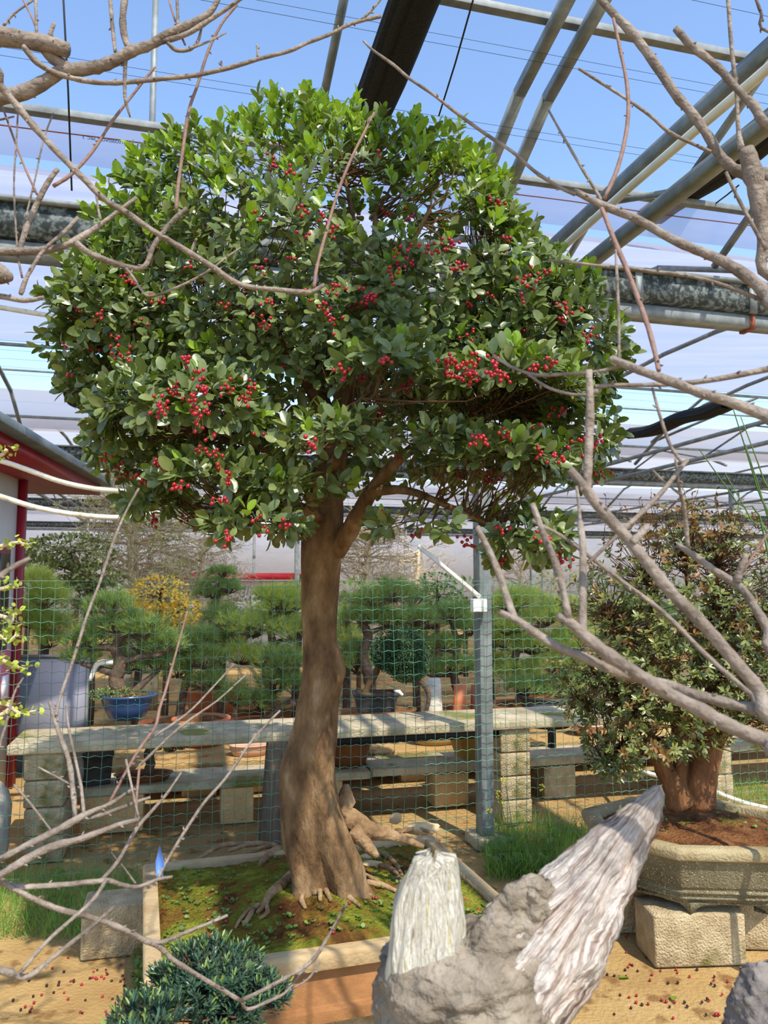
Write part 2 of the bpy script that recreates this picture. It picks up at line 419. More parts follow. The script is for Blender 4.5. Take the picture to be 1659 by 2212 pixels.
def rafter(u, g0, w0, w1, label, group=None, rad=0.022, sq=True, m='galv'):
    pts = [uvz(u, g0 + wd, arch(wd) - 0.048 - rad) for wd in np.linspace(w0, w1, 9)]
    b = MB()
    for i in range(8): b.bar(pts[i], pts[i + 1] + (pts[i + 1] - pts[i]) * .02, rad * 2, rad * 2)
    o = b.build('arch_rafter', m); return props(o, label, 'rafter', group)
rafter(1.60, G1 - SPAN, 2.0, 7.62, 'galvanised arch rafter rising beside the tall column, left of the pair', None, 0.026)
rafter(1.76, G1 - SPAN, 2.0, 7.62, 'galvanised arch rafter rising beside the tall column, right of the pair', None, 0.026)
rafter(3.35, G1 - SPAN, 2.0, 7.7, 'slim galvanised rafter crossing behind the near truss chords', None, 0.017)
for k in range(3):
    g = G1 + SPAN * k
    for i, u in enumerate(np.arange(-6.3 - 6 * k, 9 + 8 * k, 2.0 if k < 2 else 4.0)):
        rafter(u, g, 0.1, SPAN - 0.05, 'slender arch rafter under the film of greenhouse bay %s' % ORD[k + 1], 'arch rafters of greenhouse bay %s' % ORD[k + 1], 0.02)
# v-shaped braces in the open gap of the second bay
for u in (-4.3, -0.3, 3.7, 7.7):
    g = G1
    a = uvz(u, g + 7.2, arch(7.2) - .1)
    t = thing('v_brace', a, 'galvanised v-shaped brace in the open roof gap of the second bay', 'brace', 'v-braces in the open roof gap')
    MB().bar(a, uvz(u - .15, g + 5.5, arch(5.4) + .0), 0.035).build('strut', 'galv', t)
    MB().bar(a, uvz(u + .75, g + 5.5, arch(5.4) + .0), 0.035).build('strut', 'galv', t)

# columns
def column(u, g, z1, label, w_=0.075, d_=0.10, base=True, group=None):
    t = thing('steel_column', uvz(u, g, 0), label, 'column', group)
    MB().box(uvz(u, g, z1 / 2), (w_, d_, z1), axes=(U, V, Z)).build('shaft', 'galv', t, bevel=0.004)
    if base: MB().box(uvz(u, g, 0.03), (w_ + .1, d_ + .1, 0.06), axes=(U, V, Z)).build('footing', 'concrete', t, bevel=0.006)
    return t
C1 = column(1.70, G1, 4.02, 'tall square galvanised column standing in the wire fence')
for g_, us in ((G1 + SPAN, (-6.3, -2.3, 1.7, 5.7, 9.7)), (G1 + 2 * SPAN, (-10.3, -6.3, -2.3, 1.7, 5.7, 9.7, 13.7))):
    for u in us: column(u, g_, 3.3, 'slim galvanised column under a far gutter beam', 0.07, 0.07, False, 'columns under the far gutters')
p = touv(atv(330, 300, G1))[0]
MB().tube([uvz(p, G1 - .1, 3.25), uvz(p, G1 - .1, 5.0)], 0.017, 10).build('mast_pipe', 'galv', None, True, label='thin round pipe rising from the gutter past the film edge', cat='pipe')
MB().tube([uvz(.60, G1 - .34, 3.72), uvz(.69, G1 - 1.5, 4.5)], 0.022, 10).build('mast_pipe', 'galv', None, True, label='round pipe running up beside the hanging black net', cat='pipe')

# trusses running away from the camera at the columns
def truss(u, v0, v1, zl, h, label, group=None, pipe=False, w_=0.045, step=0.55):
    t = thing('roof_truss', uvz(u, v0, zl), label, 'truss', group)
    MB().bar(uvz(u, v0, zl), uvz(u, v1, zl), w_, w_).build('lower_chord', 'galv', t)
    MB().bar(uvz(u, v0, zl + h), uvz(u, v1, zl + h), w_, w_).build('upper_chord', 'galv', t)
    me = MB().bar(uvz(0, 0, 0), uvz(0, step, h), w_ * .4).mesh('web_bar', 'galv')
    me2 = MB().bar(uvz(0, 0, h), uvz(0, step, 0), w_ * .4).mesh('web_bar', 'galv')
    for i in range(int((v1 - v0) / step)):
        M_ = np.eye(4); M_[:3, 3] = uvz(u, v0 + i * step, zl); clone(me if i % 2 == 0 else me2, 'web_bar', M_, t)
    return t
truss(1.70, -1.0, G1 - .05, 2.90, 0.22, 'near galvanised truss running from the tall column out over the right', w_=0.05)
pp = [uvz(1.66, v, 3.035 + .006 * math.sin(v * 3)) for v in np.linspace(-1.0, 4.15, 14)]
MB().tube(pp, 0.017, 10).build('water_pipe', 'white_pvc', None, True, label='cream plastic pipe laid along the near roof truss', cat='pipe')
for k in range(1, 3):
    for u in (-6.3, -2.3, 1.7, 5.7, 9.7):
        truss(u, G1 + SPAN * (k - 1) + .05, G1 + SPAN * k - .05, 2.9, 0.22, 'light galvanised truss across greenhouse bay %s' % ORD[k], 'roof trusses of greenhouse bay %s' % ORD[k], w_=0.04, step=0.8)
# shade net bundles and support wires
def net(u, v0, v1, z, wd, label):
    P = []; m = 22; ncol = 44
    for v in np.linspace(v0, v1, m):
        row = []
        for j in range(ncol):
            a = 2 * math.pi * j / ncol; r = 1 + 0.12 * math.sin(3 * a + u * 3) + 0.10 * math.sin(v * 2.7 + a) + .07 * math.sin(13 * a + v * .8) + .05 * math.sin(21 * a - v)
            row.append(uvz(u + wd * .5 * r * math.cos(a), v, z + wd * .28 * r * math.sin(a) - .05 * math.sin(v * 2.2) ** 2))
        P.append(row + [row[0]])
    o = MB().grid(np.array(P)).build('shade_net', 'black_net', None, True); props(o, label, 'shade net')
    for e in (P[0], P[-1]): pass
    MB().bar(uvz(u + wd * .55, v0, z + .02), uvz(u + wd * .55, v1, z + .02), 0.018).build('net_rail', 'galv', o)
net(0.87, -0.5, G1 - .45, 3.95, 0.20, 'gathered black shade net hanging above the crown of the berry tree')
net(2.97, 0.5, G1 + 0.1, 3.93, 0.20, 'gathered black shade net above the right end of the near gutter')
net(-1.35, G1 + 5.3, G1 + 7.0, 4.0, 0.42, 'gathered black shade net in the second bay beside the v-brace')
net(7.2, G1 + 4.6, G1 + 7.0, 3.95, 0.30, 'gathered black shade net sagging in the second bay on the truss side')
wm = MB()
for v in np.arange(0.6, 3.75, 0.42):          # strung just under the rafters
    zw = min(4.02, arch(v + .06 - G1 + SPAN) - .14)
    wm.tube([uvz(-6, v, zw), uvz(8, v, zw)], 0.0013, 4, False)
    if int(v * 10) % 3: wm.tube([uvz(-6, v + .06, zw), uvz(8, v + .06, zw)], 0.0013, 4, False)
for k in range(2):
    for v in np.arange(9.6, 11.5, 0.4): wm.tube([uvz(-9, v + k * SPAN, 4.3), uvz(14, v + k * SPAN, 4.3)], 0.002, 3, False)
wm.build('support_wires', 'wire_dark', kind='stuff', label='thin parallel wires strung across the open roof', cat='wire')
# hanging cables
for (a, b, lab) in ((at(135, -40, 3.2), at(155, 412, 3.7), 'thin black cable hanging past the left film down to the gutter'), (at(1022, 0, 3.0), at(948, 250, 3.6), 'thin black cable slanting down behind the crown top'), (at(1596, 400, 4.3), at(1545, 440, 4.6), 'short black cord dangling under the right shade net')):
    MB().tube([a, (a + b) / 2 + [0.004, 0, 0], b], 0.0045, 6).build('hanging_cable', 'black_cable', None, True, label=lab, cat='cable')
# sagging white pipes across the left
for (P_, lab) in (([(-80, 975), (0, 995), (60, 1015), (130, 1040), (200, 1055), (270, 1061), (330, 1062)], 'upper of two pale sagging pipes near the shed eave'),
                  ([(-80, 1050), (0, 1072), (70, 1094), (140, 1108), (210, 1116), (270, 1117), (345, 1108)], 'lower of two pale sagging pipes near the shed eave'),
                  ([(-60, 655), (0, 664), (60, 674), (110, 682), (170, 692)], 'pale pipe slung high below the left film slope')):
    Yd = 4.05
    MB().tube([at(x, y, Yd + .06 * i) for i, (x, y) in enumerate(P_)], 0.0145, 10, smooth=4).build('sagging_pipe', 'old_pipe', None, True, label=lab, cat='pipe')
# sloping cream pipe and junction box on the column
cA = at(905, 1180, 4.75); cB = uvz(1.66, G1 - .06, at(1030, 1290, 4.45)[2])
MB().tube([cA, cB], 0.0135, 10).build('conduit', 'white_pvc', None, True, label='cream conduit slanting down to the junction box on the column', cat='pipe')
q = uvz(1.645, G1 - .075, 1.36)
t = thing('junction_box', q, 'small white junction box fixed to the tall column', 'junction box')
MB().box(q, (0.085, 0.05, 0.075), axes=(U, V, Z)).build('case', 'white_paint', t, bevel=0.004)
MB().box(q + V * -.028 + U * .025, (0.03, 0.012, 0.07), axes=(U, V, Z)).build('cover', 'white_paint', t, bevel=0.002)

MB().tube([uvz(u, G1 - .215 + .006 * math.sin(u * 5), arch(SPAN - .215) - .012) for u in np.linspace(-4.5, 6.5, 60)], .0035, 5).build('film_seam', 'rust', None, True, label='rusty line running along the clear film above the gutter', cat='wire')
# lettering on the film (seen from behind, upside down)
def film_text(txt, px, py, size, lab, u_off=0):
    c = bpy.data.curves.new('film_lettering', 'FONT'); c.body = txt; c.size = size; c.align_x = 'CENTER'; c.align_y = 'CENTER'; c.offset = size * .02
    tmp = bpy.data.objects.new('tmp', c); COL.objects.link(tmp); dg = bpy.context.evaluated_depsgraph_get()
    me = bpy.data.meshes.new_from_object(tmp.evaluated_get(dg)); bpy.data.objects.remove(tmp)
    me.materials.clear(); me.materials.append(MATS['film_print'])
    vv = min(np.linspace(G1 - .30, G1 - .10, 200), key=lambda v: abs(atv(px, py, v)[2] - arch(v - G1 + SPAN)))      # where the line of sight meets the film
    pt = atv(px, py, vv - .018)
    up = uvz(0, -.1, arch(vv - .1 - G1 + SPAN) - arch(vv - G1 + SPAN)); up /= np.linalg.norm(up); nn = np.cross(U, up)
    M_ = np.eye(4); M_[:3, 0] = -U; M_[:3, 1] = -up; M_[:3, 2] = nn; M_[:3, 3] = pt
    return clone(me, 'film_lettering', M_, None, label=lab, cat='lettering')
film_text('UV2002AO-5  PRC  2', 222, 302, 0.022, 'small blue upside-down code printed on the clear film')

# ------------------------------------------------------------------ wire fence
fz = 1.50
t = thing('wire_fence', uvz(0, G1 - .13, 0), 'green welded wire mesh fence in front of the bonsai benches', 'fence')
m = MB(); UF0, UF1 = -2.9, 4.6; cell = 0.06
def fbulge(u, z): return G1 - .13 + .018 * math.sin(u * 2.1 + z * 3) + .006 * math.sin(u * 7 + z * 5)
for i in range(int((UF1 - UF0) / cell)):
    u = UF0 + i * cell
    m.tube([uvz(u + .006 * math.sin(z * 4 + i), fbulge(u, z), z) for z in np.linspace(0.02, fz + .01 * (i % 3), 9)], 0.00165, 3, False)
for j in range(int(fz / cell) + 1):
    z = 0.03 + j * cell; pts = []
    for i in range(int((UF1 - UF0) / cell * 2)):
        u = UF0 + i * cell / 2; pts.append(uvz(u, fbulge(u, z) - .002, min(fz, z + (.004 if i % 2 else -.004) + .008 * math.sin(u * 1.9 + j))))
    m.tube(pts, 0.00165, 3, False)
m.build('wire_mesh', 'fence_green', t, False, kind='stuff')
for u, h in ((-2.9, 1.55), (4.6, 1.55)):
    MB().tube([uvz(u, G1 - .13, 0), uvz(u, G1 - .13, h)], 0.02, 10).build('end_post', 'galv', t, True)

# ------------------------------------------------------------------ benches
def slab(parent, u0, u1, v0, v1, z, th, m, name='slab', bev=0.008):
    return MB().box(uvz((u0 + u1) / 2, (v0 + v1) / 2, z - th / 2), (u1 - u0, v1 - v0, th), axes=(U, V, Z)).build(name, m, parent, bevel=bev)
def pier(u, v, label, h, n, m='concrete_block', w_=0.24, d_=0.36, group=None):
    t = thing('block_pier', uvz(u, v, 0), label, 'pier', group); bh = h / n
    me = MB().box((0, 0, bh / 2), (w_, d_, bh - .006), axes=(U, V, Z)).mesh('block', m)
    for i in range(n):
        M_ = np.eye(4); M_[:3, 3] = uvz(u + rng.uniform(-.008, .008), v + rng.uniform(-.01, .01), i * bh)
        o = clone(me, 'block', M_, t)
        b = o.modifiers.new('bevel', 'BEVEL'); b.width = .008; b.segments = 2
    return t
BZ = 0.63; BV = 4.54
uL = touv(atz(25, 1601, BZ))[0]
b1 = thing('display_bench', uvz(0.5, BV + .2, BZ - .055), 'long concrete slab bench with mossy front edge behind the fence', 'bench')
slab(b1, uL, uL + 1.62, BV, BV + .46, BZ, .055, 'concrete'); slab(b1, uL + 1.625, uL + 3.42, BV - .01, BV + .46, BZ + .003, .055, 'concrete'); slab(b1, uL + 3.425, uL + 5.4, BV, BV + .47, BZ, .055, 'concrete')
for x0, x1 in ((uL + 1.8, uL + 2.9),): slab(b1, x0, x1, BV + .05, BV + .1, BZ - .055, .05, 'black_cable', 'steel_angle', 0)
pier(uL + .19, BV + .2, 'pale block pier at the shed end of the long bench', BZ - .055, 4, 'concrete_block', .2, .36)
pier(touv(atv(1118, 1650, BV))[0], BV + .2, 'four-course block pier under the bench beside the tall column', BZ - .055, 4, 'concrete_block', .2, .36)
pier(touv(atv(1560, 1650, BV))[0], BV + .2, 'tan block pier under the bench behind the shrub trunks', BZ - .055, 3, 'concrete_block', .24, .3)
ut = touv(atv(598, 1650, BV))[0]
MB().bar(uvz(ut - .03, BV + .05, 0), uvz(ut + .01, BV + .05, BZ - .05), .1, .12).build('timber_prop', 'old_timber', None, bevel=.004, label='leaning weathered timber prop under the bench behind the trunk', cat='post')
b2 = thing('low_bench', uvz(.5, 5.2, .2), 'low bench of mossy planks on brick feet behind the long bench', 'bench')
LZ = 0.27
for (a_, b_, v0, v1, mm, z) in ((uL + .2, 1.2, 4.98, 5.18, 'concrete', LZ), (uL + .2, 1.2, 5.22, 5.40, 'concrete', LZ - .01), (1.21, 5.0, 4.98, 5.35, 'concrete', LZ + .01), (uL + .2, 1.3, 5.50, 6.4, 'sand', LZ), (1.32, 5.2, 5.50, 6.5, 'sand', LZ)):
    slab(b2, a_, b_, v0, v1, z, .05, mm, 'plank')
for i, (px, wd) in enumerate(((245, .36), (510, .2), (700, .2), (965, .24), (1195, .24), (1500, .25))):
    u = touv(atv(px, 1740, 5.1))[0]
    MB().box(uvz(u, 5.1, .11), (wd, .22, .215), axes=(U, V, Z)).build('brick_foot', 'brick_tan' if i not in (4,) else 'concrete_block', b2, bevel=.006)
for i, px in enumerate((430, 560, 880, 1400, 1300)):
    u = touv(atv(px, 1640, 5.95))[0]; MB().box(uvz(u, 5.95, .1), (.24, .5, .21), axes=(U, V, Z)).build('brick_foot', 'brick_tan', b2, bevel=.006)
u = touv(atv(1192, 1600, 5.3))[0]
t = thing('steel_trestle', uvz(u, 5.3, LZ), 'black steel trestle leg standing on the low bench', 'trestle')
MB().box(uvz(u, 5.3, LZ + .15), (.045, .045, .3), axes=(U, V, Z)).build('leg', 'black_cable', t)
MB().box(uvz(u - .05, 5.3, LZ + .3), (.3, .05, .045), axes=(U, V, Z)).build('cross_bar', 'black_cable', t)

# ------------------------------------------------------------------ shed on the left, boards
# the visible face is the long side wall, running away almost along the line of sight
SA = unit(np.array([-.14, .99, 0])); SB = np.array([-SA[1], SA[0], 0])        # along the wall, into the shed
SC0 = np.array([at(36, 1300, 5.8)[0], 5.8, 0.0])                              # far corner with the red trim
AXS = (SA, SB, Z)
def sbox(a, b_, z, size): return MB().box(SC0 + SA * a + SB * b_ + Z * z, size, axes=AXS)
t = thing('garden_shed', SC0 - SA * .9 + SB * .8, 'white panelled shed with dark red corner trim and eaves', 'shed')
sbox(-.9, .8, 1.13, (1.8, 1.6, 2.26)).build('wall', 'shed_wall', t)
sbox(-.03, -.012, 1.13, (.09, .06, 2.26)).build('corner_trim', 'shed_red', t)
wn = sbox(-.52, -.012, 1.36, (.46, .05, .76)).build('window', 'shed_red', t)
sbox(-.52, -.03, 1.36, (.36, .04, .66)).build('pane', 'dark_glass', wn)
sbox(-.55, .68, 2.30, (3.0, 2.1, .08)).build('eave', 'shed_red', t)
sbox(-.55, .66, 2.37, (3.1, 2.25, .06)).build('roof', 'shed_roof', t, bevel=.01)
s_ = sbox(-.40, -.03, .80, (.34, .03, .42)).build('notice', 'pink_sign', t)
sbox(-.34, -.05, .76, (.12, .012, .16)).build('notice_print', 'white_paint', s_)
bp = at(110, 1500, 6.2)
t = thing('grey_board', (bp[0], bp[1], 0), 'plain lilac grey board standing beside the shed', 'board')
MB().box((bp[0] - .04, bp[1], .45), (.65, .03, .9)).build('panel', 'lilac_board', t)
MB().box((bp[0] + .29, bp[1] - .003, .45), (.015, .04, .9)).build('edge_trim', 'galv', t)
MB().box((bp[0] - .04, bp[1] - .003, .905), (.67, .045, .02)).build('edge_trim', 'galv', t)

# ------------------------------------------------------------------ support blocks
def cblock(px, py, ang, size, label, m='concrete_block', z=0.0, group=None, cat='concrete block'):
    c = atz(px, py, z); 
    o = MB().box((0, 0, size[2] / 2), size, rot=0).build('concrete_block', m, None, bevel=.01)
    o.location = (float(c[0]), float(c[1]), z); o.rotation_euler = (0, 0, ang)
    return props(o, label, cat, group)

# grass and weeds
blade = (np.array([(-.012, 0, 0), (.012, 0, 0), (-.010, .5, .05), (.010, .5, .05), (0, 1, .22)]), [(0, 1, 3, 2), (2, 3, 4)])
def grass(name, label, n_, area, hmin, hmax, m='grass'):
    Ms = []
    while len(Ms) < n_:
        px, py = rng.uniform(area[0], area[2]), rng.uniform(area[1], area[3])
        p_ = atz(px, py, 0); h = rng.uniform(hmin, hmax)
        d_ = unit(np.array([rng.normal() * .45, rng.normal() * .45, 1.0]))
        Ms.append(frame(p_ - [0, 0, .005], d_, rvec(), h, rng.uniform(.5, 1.1) / (h / .12)))
    MB().inst(*blade, Ms).build(name, m, kind='stuff', label=label, cat='grass')
grass('grass', 'tufted grass growing along the left foot of the fence', 2300, (-20, 1895, 300, 2030), .06, .17)
grass('grass', 'rank grass around the foot of the tall column', 3200, (1050, 1790, 1310, 1905), .06, .2)
grass('grass', 'grass behind the octagonal pot along the fence', 700, (1560, 1700, 1700, 1745), .05, .15)
# ------------------------------------------------------------------ big planter
mat('planter_stone', [(120, 80, 46), (150, 106, 66), (170, 128, 84)], scale=3.2, rough=0.85, bump=0.25, bscale=60, spots=((200, 176, 134), 5.0, 0.60), spec=0.2)
mat('planter_rim', [(150, 124, 88), (172, 148, 110), (186, 166, 130)], scale=5, rough=0.9, bump=0.3, bscale=60, spots=((150, 116, 76), 8.0, 0.62), spec=0.2)
mat('moss_soil', [(84, 56, 32), (120, 92, 40), (104, 108, 36), (136, 136, 50)], scale=5.5, rough=1.0, bump=1.0, bscale=90, pos=[0.36, 0.45, 0.52, 0.62], spec=0.05, spots=((146, 96, 56), 7.0, 0.63))
mat('potting_soil', [(70, 44, 30), (112, 74, 46), (140, 100, 62)], scale=14, rough=1.0, bump=1.0, bscale=80, spots=((96, 100, 36), 6.0, 0.58), spec=0.05)
mat('bark_holly', [(66, 48, 32), (98, 74, 50), (122, 96, 66), (150, 126, 96)], scale=15, rough=0.85, bump=0.8, bscale=50, stretch=(1, 1, 0.45), detail=12.0, spec=0.15)
mat('bark_root', [(104, 80, 56), (140, 112, 80), (168, 142, 108)], scale=16, rough=0.9, bump=0.6, bscale=60, spec=0.15)
mat('twig_bark', [(70, 52, 36), (104, 80, 56)], scale=20, rough=0.9, spec=0.15)
mat('leaf_mature', [(84, 98, 50), (114, 126, 72)], scale=30, rough=0.33, rand=0.28, trans=0.14, tcol=(120, 150, 40), spec=0.55)
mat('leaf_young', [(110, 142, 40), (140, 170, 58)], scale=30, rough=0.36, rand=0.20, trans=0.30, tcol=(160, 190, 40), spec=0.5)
mat('berry', [(140, 14, 30), (172, 26, 44)], scale=30, rough=0.3, rand=0.15, spec=0.5)
mat('berry_dark', [(40, 20, 20), (70, 30, 28)], scale=30, rough=0.4, rand=0.2)
mat('berry_stalk', [(130, 140, 60), (150, 160, 80)], scale=20, rough=0.6)
mat('rock_tan', [(178, 150, 108), (208, 184, 142)], scale=10, rough=0.95, bump=0.6)
mat('clover', [(84, 110, 44), (112, 138, 62)], scale=20, rough=0.5, rand=0.3, trans=0.2)

ZP = 0.41
A_, B_, C_ = atz(312, 1868, ZP), atz(322, 2108, ZP), atz(1140, 1990, ZP)
A_ = B_ + (lambda e, l: e * l)(unit(np.array([-(C_ - B_)[1], (C_ - B_)[0], 0])), np.linalg.norm(A_ - B_)) * .75 + (A_ - B_) * .25
D_ = A_ + C_ - B_
quad = [B_, C_, D_, A_]; ctr = sum(quad) / 4
ex, ey = unit(C_ - B_), unit(A_ - B_)
LX, LY = np.linalg.norm(C_ - B_), np.linalg.norm(A_ - B_)
def pl(s, t_, z): return np.array([*(B_ + ex * s + ey * t_)[:2], z])
TRY = 2.74
tb = at(690, 1880, TRY)
def soilz(x, y):
    r2 = (x - tb[0]) ** 2 + (y - tb[1]) ** 2
    return ZP - .025 + .085 * math.exp(-r2 / .13) + .008 * math.sin(13 * x + 5 * y) * math.sin(9 * y - 4 * x)
def onsoil(px, py, lift=0.0):
    z = ZP
    for _ in range(12):
        p_ = atz(px, py, z); z = .5 * z + .5 * (soilz(p_[0], p_[1]) + lift)
    return atz(px, py, z)
PT = thing('stone_planter', pl(LX / 2, LY / 2, .2), 'large rectangular tan stone planter under the berry tree', 'planter')
def ring_prism(profile, m, name):            # profile: (inset, z) swept round the rectangle
    mb = MB(); P = []
    for ins, z in profile: P.append([pl(ins, ins, z), pl(LX - ins, ins, z), pl(LX - ins, LY - ins, z), pl(ins, LY - ins, z), pl(ins, ins, z)])
    mb.grid(np.array(P)); return mb.build(name, m, PT, bevel=.004)
ring_prism([(.0, .205), (.0, .24), (.018, .245), (.018, .365), (.05, .366), (.05, .21), (.0, .205)], 'planter_stone', 'wall_panel')
ring_prism([(-.012, .36), (-.016, .375), (-.016, .402), (-.008, ZP), (.035, ZP), (.04, ZP - .05), (.02, .36), (-.012, .36)], 'planter_rim', 'rim')
mb = MB(); mb.add([pl(.01, .01, .21), pl(LX - .01, .01, .21), pl(LX - .01, LY - .01, .21), pl(.01, LY - .01, .21)], [(0, 1, 2, 3)]); mb.build('base', 'planter_stone', PT)
NS = 70; S = np.zeros((NS, NS, 3))
for i in range(NS):
    for j in range(NS):
        p_ = pl(.03 + (LX - .06) * j / (NS - 1), .03 + (LY - .06) * i / (NS - 1), 0)
        e_ = min(i, j, NS - 1 - i, NS - 1 - j); p_[2] = soilz(p_[0], p_[1]) - (.015 if e_ == 0 else 0) + (rng.normal() * .003 if e_ else 0); S[i, j] = p_
MB().grid(S).build('soil', 'moss_soil', PT, True, kind='stuff')
# support blocks
pan = math.atan2(ex[1], ex[0])
cA_ = atz(250, 2065, 0)
def blk(c, ang, size, label, m='concrete_block', group=None):
    o = MB().box((0, 0, size[2] / 2), size).build('concrete_block', m, None, bevel=.01)
    o.location = (float(c[0]), float(c[1]), 0); o.rotation_euler = (0, 0, float(ang)); return props(o, label, 'concrete block', group)
blk(atz(262, 2060, 0) + [.03, .07, 0], pan - .05, (.40, .19, .2), 'mossy concrete block jutting out under the left side of the planter')
blk(pl(LX + .02, LY * .62, 0), pan + .25, (.42, .2, .2), 'concrete block jutting out under the right side of the planter')
blk(pl(LX * .5, .2, 0), pan, (.40, .19, .2), 'concrete block under the middle of the stone planter')
# rocks on the soil
def rock(px, py, sz, label, m='rock_tan', stretch=(1.6, .8, .5), rot=0.3):
    c = onsoil(px, py); mb = MB(); P = []
    for i in range(9):
        ph = math.pi * i / 8; row = []
        for j in range(13):
            th = 2 * math.pi * (j % 12) / 12; r = 1 + .13 * math.sin(3 * th + i) + .1 * math.sin(2 * th - 2 * i)
            x, y, z = math.sin(ph) * math.cos(th) * r * stretch[0], math.sin(ph) * math.sin(th) * r * stretch[1], math.cos(ph) * stretch[2]
            row.append(c + sz * np.array([x * math.cos(rot) - y * math.sin(rot), x * math.sin(rot) + y * math.cos(rot), z]))
        P.append(row)
    return mb.grid(np.array(P)).build('rock', m, None, True, label=label, cat='rock')
rock(912, 1790, .045, 'pale flat rock lying behind the exposed roots', rot=.1, stretch=(1.9, .8, .6))
rock(855, 1768, .03, 'small upright chip of stone behind the roots', stretch=(1, .6, .9))
rock(800, 1870, .03, 'rounded tan stone among the roots', stretch=(1.6, .8, .6), rot=.2)
rock(800, 1851, .028, 'flat tan stone above the rounded one among the roots', stretch=(1.7, .8, .45), rot=.1)
rock(705, 1835, .02, 'small pale stone against the trunk foot')
# back rim shard visible on the left
# ------------------------------------------------------------------ berry tree
TR = thing('berry_tree', (tb[0], tb[1], tb[2]), 'round-crowned evergreen tree full of red berries with bare brown trunk', 'tree')
st = [(1935, 628, 792), (1912, 632, 784), (1895, 634, 776), (1872, 628, 772), (1845, 617, 764), (1815, 612, 756), (1780, 609, 748), (1745, 607, 740), (1710, 606, 733), (1680, 607, 729), (1655, 610, 728), (1630, 616, 728), (1600, 627, 729), (1560, 639, 730), (1520, 646, 733), (1480, 652, 738), (1450, 656, 742), (1420, 657, 738), (1390, 655, 729), (1350, 652, 725), (1300, 650, 726), (1250, 651, 733), (1200, 652, 739), (1160, 655, 742), (1120, 660, 742), (1080, 668, 742), (1040, 680, 745), (1000, 692, 750), (950, 702, 755), (900, 712, 760), (850, 722, 768), (800, 735, 778), (740, 752, 790), (680, 768, 800), (620, 782, 808), (540, 800, 816), (460, 806, 816)]
P = []; NT = 64
ths = np.linspace(0, 2 * math.pi, NT, endpoint=False)
sm = []
stp = np.array([[(l + r) / 2, y, (r - l) / 2] for y, l, r in st], float)
stp, _ = crom(stp, np.zeros(len(stp)), 6)
for i, (cx, y, r) in enumerate(stp):
    c = at(cx, y, TRY); rm = r / F * TRY; h = c[2]
    lo = max(0, min(1, (1.25 - h) / .9)); row = []
    for th in ths:
        f = 1 + (.06 + .13 * lo) * math.cos(3 * th + 1.2 + .9 * h) * (.5 + .5 * lo) + .06 * lo * math.cos(5 * th - 2 * h) + .025 * math.sin(7 * th + 9 * h) + .02 * math.sin(4 * th - 17 * h)
        f += .10 * math.exp(-((h - 1.18) / .06) ** 2) * max(0, math.cos(th - .1)) ** 2 + .1 * math.exp(-((h - .85) / .09) ** 2) * max(0, math.cos(th - 3.5)) ** 2
        for ga, gw, gd in ((4.78, .16, .20), (4.15, .14, .12), (5.5, .18, .14), (3.5, .2, .1)): f -= gd * lo * math.exp(-((th - ga - .12 * math.sin(4 * h)) / gw) ** 2)
        f += .045 * math.sin(2 * th + 5 * h) + .03 * math.sin(3 * th - 8 * h)
        f += .16 * lo * math.exp(-((h - .55) / .15) ** 2) * max(0, math.cos(th + .5)) ** 4
        q_ = c + rm * f * np.array([math.cos(th), math.sin(th), 0])
        nv = MN.noise(Vector((q_[0] * 9, q_[1] * 9, q_[2] * 3.0))) * .10 + MN.noise(Vector((q_[0] * 28, q_[1] * 28, q_[2] * 11))) * .05
        row.append(q_ + rm * nv * np.array([math.cos(th), math.sin(th), 0]))
    P.append(row + [row[0]])
MB().grid(np.array(P)).build('trunk', 'bark_holly', TR, True)
# gnarled root crown on the right of the trunk foot
def px_tube(P_, parent, m, name='branch', Y=None, k=3, sides=10, rough=.06, **kw):
    pts = [at(p_[0], p_[1], p_[3] if len(p_) > 3 else Y) for p_ in P_]
    rad = [p_[2] / 2 / F * (p_[3] if len(p_) > 3 else Y) for p_ in P_]
    return MB().tube(pts, rad, sides, smooth=k, rough=rough).build(name, m, parent, True, **kw)
px_tube([(715, 1800, 60), (740, 1770, 52), (770, 1775, 44), (800, 1795, 36), (840, 1803, 26), (880, 1815, 17), (915, 1830, 10)], TR, 'bark_root', 'root', TRY + .02, rough=.10)
px_tube([(735, 1770, 46), (745, 1740, 40), (748, 1712, 26), (746, 1695, 12)], TR, 'bark_root', 'root', TRY + .03, rough=.25)
px_tube([(760, 1790, 40), (785, 1815, 30), (800, 1835, 24), (815, 1850, 12)], TR, 'bark_root', 'root', TRY, rough=.12)
px_tube([(700, 1830, 70), (725, 1838, 60), (750, 1850, 40), (768, 1868, 20)], TR, 'bark_root', 'root', TRY - .03, rough=.12)
